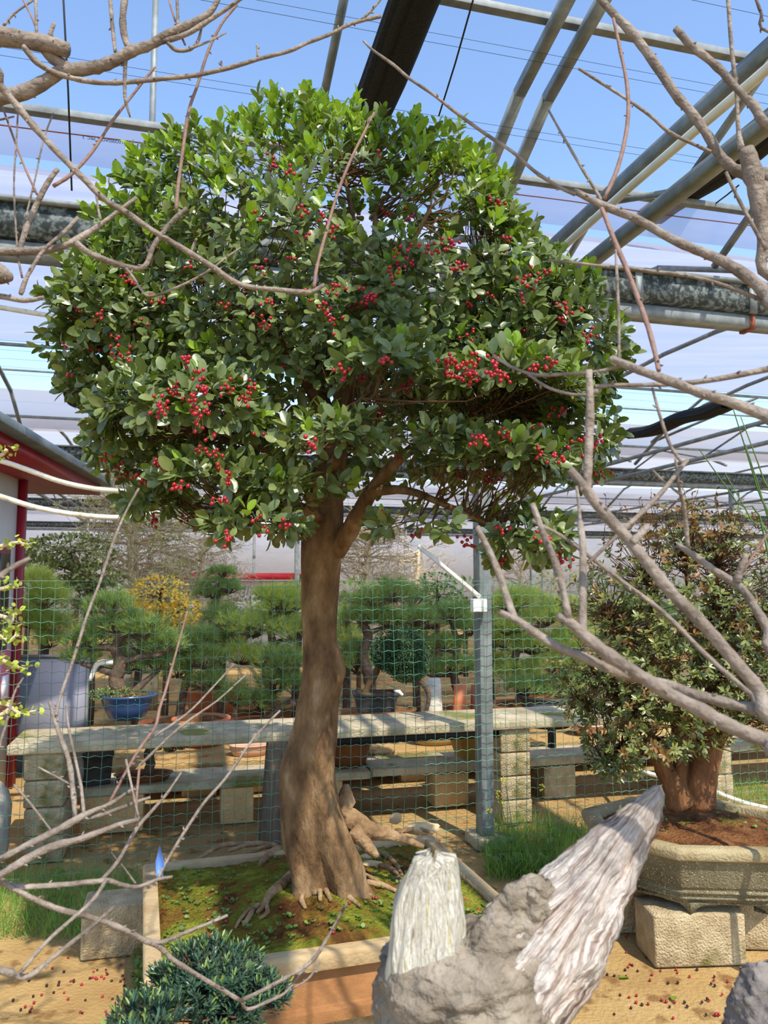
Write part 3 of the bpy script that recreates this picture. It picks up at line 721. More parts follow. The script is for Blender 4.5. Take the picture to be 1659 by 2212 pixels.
roots = [[(670, 1860, 44), (640, 1890, 26), (612, 1908, 18), (585, 1930, 14), (570, 1955, 10), (555, 1972, 6)], [(585, 1930, 9), (575, 1950, 8), (578, 1970, 7), (560, 1985, 5)], [(560, 1955, 10), (540, 1965, 8), (520, 1985, 6), (508, 2005, 4)], [(548, 1965, 9), (535, 1985, 8), (525, 2000, 5)],
         [(680, 1870, 40), (682, 1895, 20), (690, 1920, 10), (692, 1945, 6)], [(670, 1870, 26), (676, 1900, 12), (680, 1930, 8)], [(690, 1865, 40), (705, 1885, 20), (730, 1915, 12), (755, 1938, 9), (778, 1958, 5)], [(695, 1900, 10), (705, 1925, 9), (715, 1945, 6)],
         [(595, 1828, 10), (560, 1822, 9), (530, 1826, 8), (495, 1838, 6)], [(590, 1826, 8), (555, 1835, 7), (520, 1850, 5)], [(600, 1835, 16), (580, 1848, 14), (562, 1868, 9)], [(540, 1822, 8), (480, 1826, 8), (440, 1848, 7), (420, 1862, 4)],
         [(720, 1895, 14), (760, 1885, 9), (800, 1895, 8), (830, 1915, 6)], [(780, 1830, 9), (820, 1840, 9), (850, 1862, 8), (868, 1890, 5)], [(820, 1870, 9), (850, 1880, 9), (872, 1915, 6)], [(790, 1905, 9), (825, 1912, 10), (860, 1926, 6)], [(770, 1905, 8), (790, 1920, 10), (800, 1934, 5)],
         [(880, 1815, 9), (920, 1808, 8), (950, 1815, 5)], [(850, 1800, 8), (900, 1790, 7), (935, 1800, 4)], [(655, 1928, 6), (652, 1945, 9), (660, 1962, 5)]]
for R_ in roots:
    pts = [onsoil(x, y, .007) for x, y, w_ in R_]; rad = [w_ * 1.3 / 2 / F * pts[i][1] for i, (x, y, w_) in enumerate(R_)]
    MB().tube(pts, rad, 8, smooth=3, rough=.12).build('root', 'bark_root', TR, True)
# main branches  (px, py, width px, distance)
BR = [[(725, 1190, 46, 2.72), (752, 1150, 42, 2.68), (778, 1105, 38, 2.62), (810, 1050, 30, 2.55), (870, 985, 24, 2.48), (950, 930, 20, 2.45), (1040, 880, 15, 2.5), (1130, 850, 10, 2.5)],
      [(705, 960, 30, 2.74), (690, 880, 28, 2.68), (640, 790, 24, 2.6), (580, 710, 20, 2.55), (530, 650, 15, 2.5), (470, 590, 10, 2.45)],
      [(715, 930, 34, 2.76), (690, 840, 26, 2.9), (620, 750, 20, 3.05), (520, 680, 15, 3.15), (420, 640, 9, 3.2)],
      [(740, 860, 34, 2.76), (700, 780, 22, 2.85), (680, 680, 18, 2.9), (650, 560, 12, 2.95), (630, 440, 8, 2.95)],
      [(700, 1080, 34, 2.7), (660, 1020, 22, 2.6), (600, 980, 17, 2.5), (520, 950, 13, 2.4), (440, 920, 9, 2.3)],
      [(700, 1050, 30, 2.72), (640, 1000, 20, 2.8), (540, 960, 15, 2.9), (420, 930, 11, 3.0), (310, 900, 8, 3.0)],
      [(740, 870, 36, 2.78), (800, 790, 26, 2.8), (880, 720, 20, 2.85), (980, 650, 15, 2.85), (1080, 580, 10, 2.85)],
      [(735, 960, 34, 2.8), (800, 900, 24, 2.9), (900, 850, 18, 3.0), (1020, 800, 13, 3.1), (1140, 760, 8, 3.1)],
      [(770, 700, 26, 2.75), (820, 620, 20, 2.6), (880, 540, 14, 2.5), (930, 450, 9, 2.45)],
      [(790, 640, 24, 2.8), (780, 560, 18, 2.75), (760, 460, 12, 2.7), (740, 350, 8, 2.7)],
      [(800, 1060, 26, 2.56), (880, 1060, 18, 2.45), (960, 1090, 14, 2.4), (1050, 1130, 10, 2.4), (1130, 1180, 7, 2.4)],
      [(690, 1120, 26, 2.66), (640, 1090, 16, 2.5), (570, 1090, 12, 2.4), (500, 1110, 8, 2.35)],
      [(720, 1010, 24, 2.68), (740, 950, 15, 2.4), (760, 900, 11, 2.2), (780, 860, 7, 2.1)],
      [(690, 800, 16, 2.85), (560, 700, 12, 2.7), (400, 680, 9, 2.6), (270, 700, 6, 2.6)],
      [(860, 740, 14, 2.83), (1000, 720, 11, 2.7), (1130, 700, 8, 2.65), (1240, 690, 5, 2.6)]]
BP = []
for b in BR:
    px_tube(b, TR, 'bark_holly', 'branch', k=4, sides=9)
    pts = np.array([at(x, y, Y) for x, y, w_, Y in b]); q_, _ = crom(pts, np.zeros(len(pts)), 8); BP.append(q_[6:])
BP.append(np.array([at(cx, y, TRY) for cx, y, r in stp if y < 1000]))
BP = np.concatenate(BP)

# crown pads: centre px, centre distance, half sizes (px at that distance), half depth (m), lowest normal z, spacing
PADS = [(700, 725, 2.85, 545, 485, .62, -.30, .057), (1130, 790, 2.75, 205, 200, .5, -.5, .060), (260, 740, 2.75, 120, 170, .5, -.6, .060),
        (400, 905, 2.35, 190, 100, .33, -.8, .058), (330, 965, 2.60, 130, 90, .35, -.85, .066), (720, 960, 2.15, 120, 70, .22, -.4, .060), (850, 800, 2.15, 120, 55, .22, -.35, .062),
        (1090, 860, 2.30, 170, 90, .35, -.4, .062), (1060, 1010, 2.35, 160, 70, .32, -.45, .062), (1220, 950, 2.60, 95, 115, .3, -.85, .064),
        (1125, 1160, 2.40, 105, 66, .25, -.95, .062), (900, 1135, 2.25, 100, 42, .2, -.95, .062), (555, 1130, 2.25, 110, 48, .22, -.95, .060), (345, 1085, 2.4, 70, 42, .2, -.95, .062), (650, 1060, 2.3, 130, 45, .22, -.6, .062), (470, 1040, 2.3, 130, 50, .25, -.7, .062),
        (520, 1000, 2.85, 240, 90, .35, -.9, .095), (960, 980, 2.95, 260, 130, .4, -.9, .095), (940, 960, 2.3, 80, 60, .2, -.4, .064), (480, 780, 2.9, 260, 90, .5, -.9, .105), (900, 760, 3.0, 260, 90, .5, -.9, .105)]
tips = []          # (point, direction, young)
for (px, py, Y, rx, ry, rz, nzmin, sp_) in PADS:
    c = at(px, py, Y); ax = np.array([rx / F * Y, rz, ry / F * Y])
    area = 4 * math.pi * (((ax[0] * ax[1]) ** 1.6 + (ax[0] * ax[2]) ** 1.6 + (ax[1] * ax[2]) ** 1.6) / 3) ** (1 / 1.6)
    nn = int(area / sp_ ** 2 * 1.0); pts = []
    for _ in range(nn * 3):
        d_ = rvec(); nrm = unit(d_ / ax)
        if nrm[2] < nzmin or len(pts) >= nn: continue
        # the back of the crown only needs to be closed, not dense
        if nrm[1] > .35 and rng.random() < .45: pts.append(None); continue
        lump = .07 * math.sin(7 * d_[0] + px) * math.sin(6 * d_[2] + 2 * d_[1] + py)
        p_ = c + d_ * ax * (1 + lump + rng.normal() * .035 - (.10 * rng.random() ** 2))
        g_ = math.sin(5.3 * p_[0] + 1.2) * math.sin(4.7 * p_[1]) + math.sin(6.1 * p_[2] + 2.5 * p_[0])
        if g_ < -.95 and rng.random() < .7: pts.append(None); continue
        pts.append(1)
        ddir = unit(nrm * .95 + np.array([0, -.12, .38 if nrm[2] > -.3 else .1]) + rvec() * .35)
        tips.append((p_, ddir, nrm[2]))
# interior fill
for _ in range(330):
    d_ = rvec() * rng.random() ** .4; c = at(700, 700, 2.85); p_ = c + d_ * np.array([.8, .6, .5])
    tips.append((p_, unit(rvec() + [0, 0, .6]), -1))
bvL, bfL = leaf_mesh(w=.27, fold=.25, curl=.12)
mature, young, twigs = [], [], MB()
tipP = np.array([t_[0] for t_ in tips])
topz = tipP[:, 2].max()
for p_, d_, nz in tips:
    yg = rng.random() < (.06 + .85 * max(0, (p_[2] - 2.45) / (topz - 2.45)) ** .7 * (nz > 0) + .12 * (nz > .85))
    nl = rng.integers(5, 9); a0 = rng.uniform(0, 6.28)
    e1 = unit(np.cross(d_, rvec())); e2 = np.cross(d_, e1)
    sz = rng.uniform(.044, .057) * (1.0 if not yg else .9)
    L0 = .05
    for k in range(nl):
        a = a0 + 2.4 * k; tier = k / nl
        out = e1 * math.cos(a) + e2 * math.sin(a)
        open_ = (.95 - .75 * tier) if not yg else (.75 - .6 * tier)
        ld = unit(out * open_ + d_ * (1 - .75 * open_) + rvec() * .16 + np.array([0, 0, -.10 if not yg else .12]))
        base = p_ - d_ * L0 * (1 - tier) + ld * .003
        nrm = unit(d_ * 1.0 - out * .35 + np.array([0, -.1, .35]) + rvec() * .28)
        (young if yg and (tier > .25 or rng.random() < .5) else mature).append(frame(base, ld, nrm, sz * rng.uniform(.75, 1.12), rng.uniform(.88, 1.1)))
    # twig back to the nearest branch
    dd = np.linalg.norm(BP - (p_ - d_ * .1), axis=1); j = int(np.argmin(dd + .15 * np.abs(BP[:, 2] - p_[2] + .1) + rng.random(len(BP)) * .12)); q_ = BP[j]
    if rng.random() < .30:
        mid = .55 * p_ + .45 * q_ - d_ * .06 + rvec() * .03
        twigs.tube([q_, .5 * (mid + q_) + rvec() * .015, mid, p_ - d_ * .03, p_ + d_ * .004], [.0036, .003, .0022, .0014, .0009], 4, False)
twigs.build('twigs', 'twig_bark', TR, True, kind='stuff')
mature = np.array(mature); young = np.array(young)
cosfac = lambda M_: np.linalg.norm(M_[:, :3, 3] - C0, axis=1)
spread(TR, 'leaf', bvL, bfL, mature, 'leaf_mature', 210, cosfac(mature), 'leaf_mass')
bvY, bfY = leaf_mesh(w=.30, fold=.3, curl=.06)
spread(TR, 'young_leaf', bvY, bfY, young, 'leaf_young', 90, cosfac(young), 'young_leaf_mass')
# berries
BC = [(585,352,6),(620,362,4),(752,390,2),(660,460,4),(695,465,4),(720,500,4),(832,462,5),(885,465,4),(945,375,3),(1078,440,8),(655,510,3),(780,465,2),(858,540,4),(893,535,4),(935,540,6),(975,525,5),(990,575,9),(965,530,4),(880,570,8),(850,590,6),(725,625,7),(795,640,14),(780,660,8),(720,690,8),(700,660,4),(650,640,3),(572,695,7),(575,660,4),(405,575,3),(575,580,4),(277,600,10),(520,625,6),(435,600,2),(325,640,3),(350,655,3),(215,682,4),(167,668,4),(140,745,2),(258,765,9),(250,735,3),(200,755,3),(148,805,3),(350,870,12),(378,847,9),(433,840,8),(487,835,7),(404,780,6),(430,812,5),(421,862,5),(432,895,10),(415,888,4),(545,838,6),(535,862,7),(433,970,4),(460,980,4),(340,998,6),(253,1020,8),(235,990,4),(302,1035,8),(388,1053,7),(475,1085,5),(497,1035,6),(330,1123,6),(382,1130,7),(490,1160,7),(558,1115,3),(618,1138,4),(592,1165,3),(655,1170,2),(565,1150,3),(560,940,2),(420,920,2),(455,940,3),(670,953,7),(737,804,7),(775,818,4),(832,775,5),(878,833,10),(807,862,8),(822,885,4),(865,985,2),(975,785,10),(980,805,8),(1010,800,8),(1015,820,10),(1028,775,5),(1060,805,4),(1092,810,8),(1100,830,5),(1065,775,5),(1155,795,4),(1185,790,5),(1017,725,6),(1020,655,4),(1055,640,3),(1135,610,9),(1130,640,3),(1140,712,7),(1215,690,6),(1215,660,4),(1275,720,6),(1230,670,3),(1255,660,2),(1037,960,10),(1092,940,5),(1048,1035,12),(1075,1035,4),(1170,983,7),(1213,993,6),(1258,960,9),(1290,960,7),(1292,1022,8),(1195,890,4),(1225,890,3),(1160,915,2),(995,1020,5),(940,1025,1),(855,1110,3),(880,1170,4),(780,1090,3),(820,1080,3),(1012,1170,8),(1105,1140,4),(1160,1140,3),(1185,1160,6),(1215,1210,8),(1205,1185,4),(1105,1235,4),(300,700,3),(480,660,3),(640,560,3),(1100,520,4),(1180,590,4),(560,470,2),(820,330,2),(470,1005,3),(620,790,2)]
rel = tipP - C0
dep = rel[:, 1] * cp + rel[:, 2] * sp
tpx = 829.5 + F * rel[:, 0] / dep; tpy = 1106 - F * (-rel[:, 1] * sp + rel[:, 2] * cp) / dep
bm_s = MB(); P = []
bvB = []; bfB = []
for i in range(5):
    for j in range(8):
        ph = math.pi * (i + .5) / 5 if 0 < i < 4 else (0.28 if i == 0 else math.pi - .28)
        bvB.append((math.sin(ph) * math.cos(j * math.pi / 4), math.sin(ph) * math.sin(j * math.pi / 4), math.cos(ph)))
for i in range(4):
    for j in range(8): bfB.append((i * 8 + j, (i + 1) * 8 + j, (i + 1) * 8 + (j + 1) % 8, i * 8 + (j + 1) % 8))
bfB += [tuple(range(8)), tuple(range(39, 31, -1))]
bvB = np.array(bvB)
BM, stalks = [], MB()
for (x, y, nb) in BC:
    dpx = np.hypot(tpx - x, tpy - y); cand = np.where(dpx < 26)[0]
    if len(cand) == 0:
        cand = np.argsort(dpx)[:1]; x, y = x + (tpx[cand[0]] - x) * .8, y + (tpy[cand[0]] - y) * .8
    dmin = dep[cand].min() - .062
    c = at(x, y, max(1.6, dmin * 1.0)); c = C0 + (c - C0) * (dmin / ((c - C0)[1] * cp + (c - C0)[2] * sp))
    s_ = dmin / F; placed = []
    for k in range(int(nb * 1.15 + .5)):
        for _ in range(30):
            o_ = np.array([rng.normal(), rng.normal() * .7, rng.normal()]) * (3.4 + 2.2 * math.sqrt(nb)) * s_
            if all(np.linalg.norm(o_ - q_) > .0085 for q_ in placed): break
        placed.append(o_); r = rng.uniform(.0052, .0063)
        M_ = np.eye(4); M_[:3, :3] *= r; M_[:3, 3] = c + o_; BM.append(M_)
        stalks.tube([c + o_, c + o_ * .4 + [0, .012, .006], c + [0, .03, .004]], .0006, 3, False)
spread(TR, 'berry', bvB, bfB, np.array(BM), 'berry', 300, None, 'berry_mass')
stalks.build('berry_stalks', 'berry_stalk', TR, False, kind='stuff')
TIPS_HOLLY = len(tips)

# ground cover on the planter soil, and fallen berries
Ms = []
cb, cf = leaf_mesh(w=.42, fold=.1, curl=.05, rows=2)
for _ in range(900):
    px, py = rng.uniform(330, 1110), rng.uniform(1800, 2060)
    p_ = onsoil(px, py)
    s_, t_ = (p_ - B_).dot(ex), (p_ - B_).dot(ey)
    if not (.05 < s_ < LX - .05 and .05 < t_ < LY - .05) or np.hypot(p_[0] - tb[0], p_[1] - tb[1]) < .15: continue
    if math.sin(9 * s_) + math.sin(8 * t_ + 2) + rng.normal() * .8 < -.2: continue
    n_ = rng.integers(2, 6)
    for k in range(n_):
        a = 6.28 * k / n_ + rng.random(); Ms.append(frame(p_ + [0, 0, .003], unit(np.array([math.cos(a), math.sin(a), rng.uniform(.3, 1.2)])), np.array([0, 0, 1.0]), rng.uniform(.007, .018)))
MB().inst(cb, cf, Ms).build('seedlings', 'clover', PT, True, kind='stuff')
Ms = []
for _ in range(2600):
    s_, t_ = rng.uniform(.03, LX - .03), rng.uniform(.03, LY - .03); p_ = pl(s_, t_, 0); p_[2] = soilz(p_[0], p_[1])
    if math.sin(7 * s_ + 1) + math.sin(9 * t_) + .6 * rng.normal() < .1: continue
    h = rng.uniform(.008, .022); Ms.append(frame(p_, unit(np.array([rng.normal() * .6, rng.normal() * .6, 1])), rvec(), h, .9))
MB().inst(*blade, Ms).build('moss_tufts', 'grass', PT, False, kind='stuff')
bmesh_r = MB().add(bvB, bfB).mesh('fallen_berry', 'berry', True); bmesh_d = MB().add(bvB, bfB).mesh('fallen_berry', 'berry_dark', True)
def fallen(p_, dark, label, group):
    r = rng.uniform(.0045, .0058); M_ = np.eye(4); M_[:3, :3] *= r; M_[:3, 3] = p_ + np.array([0, 0, r * .9])
    clone(bmesh_d if dark else bmesh_r, 'fallen_berry', M_, None, label=label, cat='berry', group=group)
def inplanter(p_):
    s_, t_ = (p_ - B_).dot(ex), (p_ - B_).dot(ey); return -.05 < s_ < LX + .05 and -.05 < t_ < LY + .05
for _ in range(46):
    px, py = rng.uniform(340, 1100), 1800 + 240 * rng.random() ** 1.6
    p_ = onsoil(px, py)
    if inplanter(p_) and inplanter(p_ + ex * .08) and inplanter(p_ - ex * .08) and inplanter(p_ - ey * .08): fallen(p_, False, 'red berry fallen on the mossy planter soil', 'fallen berries on the planter soil')
for (x0, y0, x1, y1, n_, wh) in ((1300, 2080, 1640, 2200, 54, 'right'), (1300, 2020, 1400, 2110, 14, 'right'), (10, 2060, 290, 2205, 48, 'left'), (190, 2095, 300, 2130, 12, 'left')):
    for _ in range(n_):
        p_ = atz(rng.uniform(x0, x1), rng.uniform(y0, y1), 0)
        dk = rng.random() < (.35 if wh == 'right' else .6)
        side = 'sand below the octagonal pot' if wh == 'right' else 'sand beside the mossy block'
        fallen(p_ - [0, 0, .003], dk, ('shrivelled black berry on the ' if dk else 'red berry fallen on the ') + side, ('black' if dk else 'red') + ' fallen berries on the ' + side)
for x, y, r_ in ((1337, 2115, .3), (1455, 2165, 1.2), (1300, 2105, 2.2), (470, 2105, 2.5), (830, 2185, 1)):
    if x < 900 and x > 300: continue
    M_ = frame(atz(x, y, 0) + [0, 0, .004], np.array([math.cos(r_), math.sin(r_), .02]), np.array([0, .1, 1.0]), .045)
    clone(MB().add(bvL, bfL).mesh('fallen_leaf', 'leaf_young', True), 'fallen_leaf', M_, None, label='single fallen leaf lying on the sand by the berries', cat='leaf', group='fallen leaves on the sand')
# ------------------------------------------------------------------ octagonal pot with shrub
mat('pot_stone', [(84, 76, 56), (112, 104, 80), (134, 126, 100)], scale=5, rough=0.9, bump=0.6, bscale=120, spots=((170, 160, 130), 150, 0.58), spec=0.15)
mat('pot_rim', [(130, 112, 80), (152, 136, 102), (170, 156, 122)], scale=6, rough=0.9, bump=0.5, bscale=90, spots=((120, 112, 70), 7, 0.6), spec=0.15)
mat('bark_shrub', [(84, 54, 34), (118, 80, 50), (146, 108, 72)], scale=10, rough=0.85, bump=0.6, bscale=50, stretch=(1, 1, .4), spec=0.2)
mat('leaf_azalea', [(88, 98, 46), (120, 128, 64), (124, 104, 56)], scale=4, rough=0.35, rand=0.35, trans=0.15, pos=[.40, .55, .66], spec=0.5)
mat('leaf_bronze', [(96, 70, 36), (128, 94, 48), (110, 112, 50)], scale=6, rough=0.45, rand=0.3, trans=0.15)
ZR = 0.47
oc = (atz(1480, 1835, ZR) + atz(1490, 1722, ZR)) / 2 + [.04, 0, 0]
OR = (atz(1490, 1722, ZR)[1] - atz(1480, 1835, ZR)[1]) / 2 / math.cos(math.pi / 8)
OPOT = thing('octagonal_pot', (oc[0], oc[1], .2), 'weathered octagonal stone pot standing on concrete blocks', 'pot')
SX = 1.26
def octo(prof, m, name, bevel=.006, cap=False): return MB().lathe((oc[0], oc[1], 0), prof, 8, SX, 1.0, math.radians(-4), cap, math.pi / 8).build(name, m, OPOT, bevel=bevel)
octo([(OR * .80, .235), (OR * .80, .25), (OR * .86, .262), (OR * .83, .272), (OR * .88, .286), (OR * .85, .298), (OR * .88, .306), (OR * .965, .42)], 'pot_stone', 'body')
octo([(OR * .95, .415), (OR * 1.02, .425), (OR * 1.03, .455), (OR * 1.0, ZR), (OR * .87, ZR), (OR * .85, .42), (OR * .95, .415)], 'pot_rim', 'rim')
# scalloped feet: one on each edge corner
for i in range(8):
    th = math.pi / 8 + i * math.pi / 4; th2 = th + math.pi / 4; r0 = OR * .80
    c_ = lambda a, r: np.array([oc[0] + r * SX * math.cos(a), oc[1] + r * math.sin(a), 0])
    p0, p1 = c_(th, r0), c_(th2, r0); outl = []
    for t_ in np.linspace(0, 1, 13): outl.append(.20 + .035 * (math.sin(math.pi * t_) ** .45) * (1 if .0 < t_ < 1 else 0) + .006 * math.sin(3 * math.pi * t_) ** 2)
    inn = unit(-(p0 + p1) / 2 + [oc[0], oc[1], 0]) * .05; P = np.zeros((4, 13, 3))
    for k, t_ in enumerate(np.linspace(0, 1, 13)):
        q_ = p0 * (1 - t_) + p1 * t_
        P[0, k] = q_ + [0, 0, .245]; P[1, k] = q_ + [0, 0, outl[k]]; P[2, k] = q_ + inn + [0, 0, outl[k]]; P[3, k] = q_ + inn + [0, 0, .245]
    MB().grid(P).build('scalloped_foot', 'pot_stone', OPOT)
mb = MB(); P = []
for i in range(9):
    r = OR * .87 * i / 8; row = []
    for j in range(25):
        a = 2 * math.pi * j / 24; row.append((oc[0] + r * SX * math.cos(a), oc[1] + r * math.sin(a), .43 + .045 * (1 - (i / 8) ** 2) + (rng.normal() * .004 if 0 < i < 8 and j < 24 else 0)))
    row[24] = row[0]; P.append(row)
MB().grid(np.array(P)).build('soil', 'potting_soil', OPOT, True, kind='stuff')
mb = MB(); mb.lathe((oc[0], oc[1], 0), [(OR * .8, .24), (OR * .8, .245)], 8, SX, 1, math.radians(-4), True, math.pi / 8); mb.build('base', 'pot_stone', OPOT)
Ms = []
for _ in range(90):
    a, r = rng.uniform(0, 6.28), OR * .8 * rng.random() ** .5; p_ = np.array([oc[0] + r * SX * math.cos(a), oc[1] + r * math.sin(a), .43 + .045 * (1 - (r / OR / .87) ** 2)])
    if math.sin(17 * p_[0]) + math.sin(15 * p_[1]) < .3: continue
    for k in range(4): Ms.append(frame(p_, unit(np.array([rng.normal(), rng.normal(), 1.0])), Z, rng.uniform(.008, .016)))
MB().inst(cb, cf, Ms).build('seedlings', 'clover', OPOT, True, kind='stuff')
bf_ = atz(1512, 2090, 0)
blk(bf_ + [0, .10, 0], math.radians(4), (.37, .20, .2), 'clean front concrete block supporting the octagonal pot')
blk(atz(1370, 2030, 0) + [-.02, .25, 0], math.radians(4), (.2, .4, .2), 'concrete block turned end-on under the octagonal pot')
blk(atz(1650, 2085, 0) + [.17, .22, 0], math.radians(-3), (.40, .22, .2), 'mossy concrete block behind the clean one under the octagonal pot')

AZ = thing('shrub_tree', (oc[0] - .02, oc[1], .46), 'bushy small-leaved shrub with clumped brown stems in octagonal pot', 'shrub')
AY = oc[1]
az = [[(1475, 1735, 70), (1450, 1690, 44), (1425, 1640, 36), (1400, 1590, 26), (1360, 1540, 18), (1310, 1480, 12), (1270, 1430, 7)],
      [(1490, 1735, 60), (1475, 1680, 40), (1470, 1620, 34), (1460, 1540, 26), (1440, 1450, 20), (1420, 1350, 14), (1400, 1250, 8)],
      [(1510, 1738, 70), (1505, 1690, 52), (1520, 1630, 44), (1530, 1560, 34), (1540, 1460, 26), (1545, 1340, 18), (1550, 1220, 9)],
      [(1520, 1735, 50), (1530, 1670, 40), (1550, 1600, 32), (1590, 1520, 24), (1630, 1430, 16), (1660, 1330, 9)],
      [(1470, 1620, 20), (1490, 1540, 16), (1500, 1440, 13), (1490, 1330, 10), (1480, 1200, 6)],
      [(1425, 1640, 18), (1390, 1625, 13), (1340, 1620, 9), (1290, 1640, 5)], [(1360, 1540, 12), (1300, 1530, 9), (1240, 1510, 6)], [(1440, 1450, 14), (1370, 1400, 10), (1310, 1330, 7)]]
AB = []
for i, b in enumerate(az):
    b2 = [(x, y, w_, AY + .10 * math.sin(i * 2.1) * (j / len(b))) for j, (x, y, w_) in enumerate(b)]
    px_tube(b2, AZ, 'bark_shrub', 'stem', k=5, sides=14, rough=.09)
    pts = np.array([at(x, y, Y) for x, y, w_, Y in b2]); q_, _ = crom(pts, np.zeros(len(pts)), 6); AB.append(q_[8:])
AB = np.concatenate(AB)
mb = MB()
Ms, Mb, tw = [], [], MB()
bvA, bfA = leaf_mesh(w=.2, fold=.25, curl=.1, rows=2)
for (px, py, Y, rx, ry, rz, nn) in ((1490, 1290, AY, 235, 190, .48, 560), (1440, 1450, AY - .05, 220, 120, .45, 380), (1590, 1400, AY, 170, 200, .4, 300), (1330, 1480, AY, 130, 110, .35, 220), (1400, 1580, AY - .12, 150, 62, .28, 190), (1600, 1540, AY - .05, 110, 60, .3, 110), (1320, 1290, AY + .15, 110, 90, .3, 140), (1490, 1155, AY + .05, 150, 80, .3, 200), (1320, 1640, AY - .1, 70, 34, .2, 60), (1250, 1500, AY + .05, 60, 60, .2, 50)):
    c = at(px, py, Y); ax = np.array([rx / F * Y, rz, ry / F * Y])
    for _ in range(nn):
        d_ = rvec(); 
        if d_[1] > .5 and rng.random() < .6: d_[1] *= -1
        p_ = c + d_ * ax * rng.uniform(.55, 1.05)
        dr = unit(d_ * .7 + np.array([0, 0, .6]) + rvec() * .4); e1 = unit(np.cross(dr, rvec())); e2 = np.cross(dr, e1)
        nl = rng.integers(5, 9); br = rng.random() < .12 + .75 * max(0, (p_[2] - 1.45) / .5)
        for k in range(nl):
            a = 2.4 * k; out = e1 * math.cos(a) + e2 * math.sin(a)
            ld = unit(out * .9 + dr * .45 + rvec() * .2)
            (Mb if br else Ms).append(frame(p_ - dr * .008 * k / nl, ld, unit(dr + rvec() * .3), rng.uniform(.020, .036)))
        j = int(np.argmin(np.linalg.norm(AB - (p_ - dr * .08), axis=1) + rng.random(len(AB)) * .1)); q_ = AB[j]
        if rng.random() < .75: tw.tube([q_, .5 * (p_ + q_) - dr * .03 + rvec() * .02, p_ - dr * .02, p_], [.0035, .0022, .0014, .0008], 3, False)
for _ in range(26):       # loose shoots above the crown
    x, y = rng.uniform(1290, 1600), rng.uniform(1050, 1130); p1 = at(x, y, AY + rng.uniform(-.2, .2)); p0 = p1 - [rng.normal() * .03, 0, .16]
    tw.tube([p0, (p0 + p1) / 2 + rvec() * .01, p1], [.002, .0016, .001], 3, False)
    for k in range(9):
        q_ = p0 + (p1 - p0) * (k + 1) / 9; Mb.append(frame(q_, unit(rvec() + [0, 0, .7]), rvec(), rng.uniform(.014, .026)))
tw.build('twigs', 'twig_bark', AZ, False, kind='stuff')
Ms, Mb = np.array(Ms), np.array(Mb)
spread(AZ, 'leaf', bvA, bfA, Ms, 'leaf_azalea', 220, None, 'leaf_mass'); spread(AZ, 'bronze_leaf', bvA, bfA, Mb, 'leaf_bronze', 80, None, 'bronze_leaf_mass')

# ------------------------------------------------------------------ small conifer bonsai in front of the planter
mat('leaf_podo', [(44, 70, 56), (66, 96, 74)], scale=9, rough=0.35, rand=0.35, trans=0.1, spec=0.5)
mat('leaf_podo_new', [(112, 140, 66), (136, 160, 84)], scale=9, rough=0.4, rand=0.2, trans=0.2)
mat('bark_grey', [(96, 88, 78), (140, 130, 116)], scale=30, rough=0.9, bump=0.5)
mat('clay_pot', [(120, 66, 44), (150, 88, 60)], scale=8, rough=0.7, bump=0.2)
bvP, bfP = leaf_mesh(w=.11, fold=.2, curl=.06, rows=2, stalk=.02)
def podo(label, potlabel, pads, stem, Y, n_leafobj):
    base = at(*stem[0][:2], Y); zb = 0.32
    t = thing('conifer_bonsai', (base[0], base[1], zb), label, 'bonsai')
    pts = [np.array([base[0], base[1], zb])] + [at(x, y, Y) for x, y, w_ in stem]; rad = [.022] + [w_ / 2 / F * Y for x, y, w_ in stem]
    MB().tube(pts, rad, 9, smooth=3, rough=.12).build('trunk', 'bark_grey', t, True)
    Ms, Mn, tw = [], [], MB()
    for (px, py, rx, ry, rz, nn) in pads:
        c = at(px, py, Y); ax = np.array([rx / F * Y, rz, ry / F * Y])
        for _ in range(nn):
            d_ = rvec()
            if d_[2] < -.35: d_[2] *= -1
            p_ = c + d_ * ax * rng.uniform(.75, 1.05); dr = unit(d_ * .8 + np.array([0, 0, .7]) + rvec() * .35)
            e1 = unit(np.cross(dr, rvec())); e2 = np.cross(dr, e1); nl = rng.integers(10, 16)
            for k in range(nl):
                a = 2.4 * k; out = e1 * math.cos(a) + e2 * math.sin(a); tier = k / nl
                (Mn if (tier > .7 and rng.random() < .35) else Ms).append(frame(p_ - dr * .022 * (1 - tier), unit(out * (1 - .75 * tier) + dr * (.35 + .6 * tier)), unit(dr + rvec() * .2), rng.uniform(.016, .024)))
            if rng.random() < .5: tw.tube([c - [0, 0, ax[2] * .6], .5 * (c + p_) - [0, 0, .02], p_], [.004, .0025, .001], 3, False)
    tw.build('twigs', 'twig_bark', t, False, kind='stuff')
    spread(t, 'leaf', bvP, bfP, np.array(Ms), 'leaf_podo', n_leafobj, None, 'leaf_mass')
    if Mn: MB().inst(bvP, bfP, Mn).build('new_growth', 'leaf_podo_new', t, True, kind='stuff')
    pt = thing('clay_pot', (base[0], base[1], 0), potlabel, 'pot')
    MB().lathe((base[0], base[1], 0), [(.09, 0), (.10, .02), (.13, .30), (.145, .31), (.145, .345), (.125, .345), (.12, .32), (0.001, .32)], 28).build('bowl', 'clay_pot', pt, True)
podo('dark green cloud-pruned conifer bonsai rising before the planter', 'brown clay pot holding the cloud-pruned conifer bonsai', [(450, 2105, 112, 58, .12, 170), (390, 2125, 72, 45, .10, 90), (560, 2150, 62, 42, .09, 80), (470, 2165, 130, 40, .11, 120)], [(425, 2212, 22), (422, 2170, 20), (428, 2140, 15), (440, 2110, 10)], 1.75, 240)
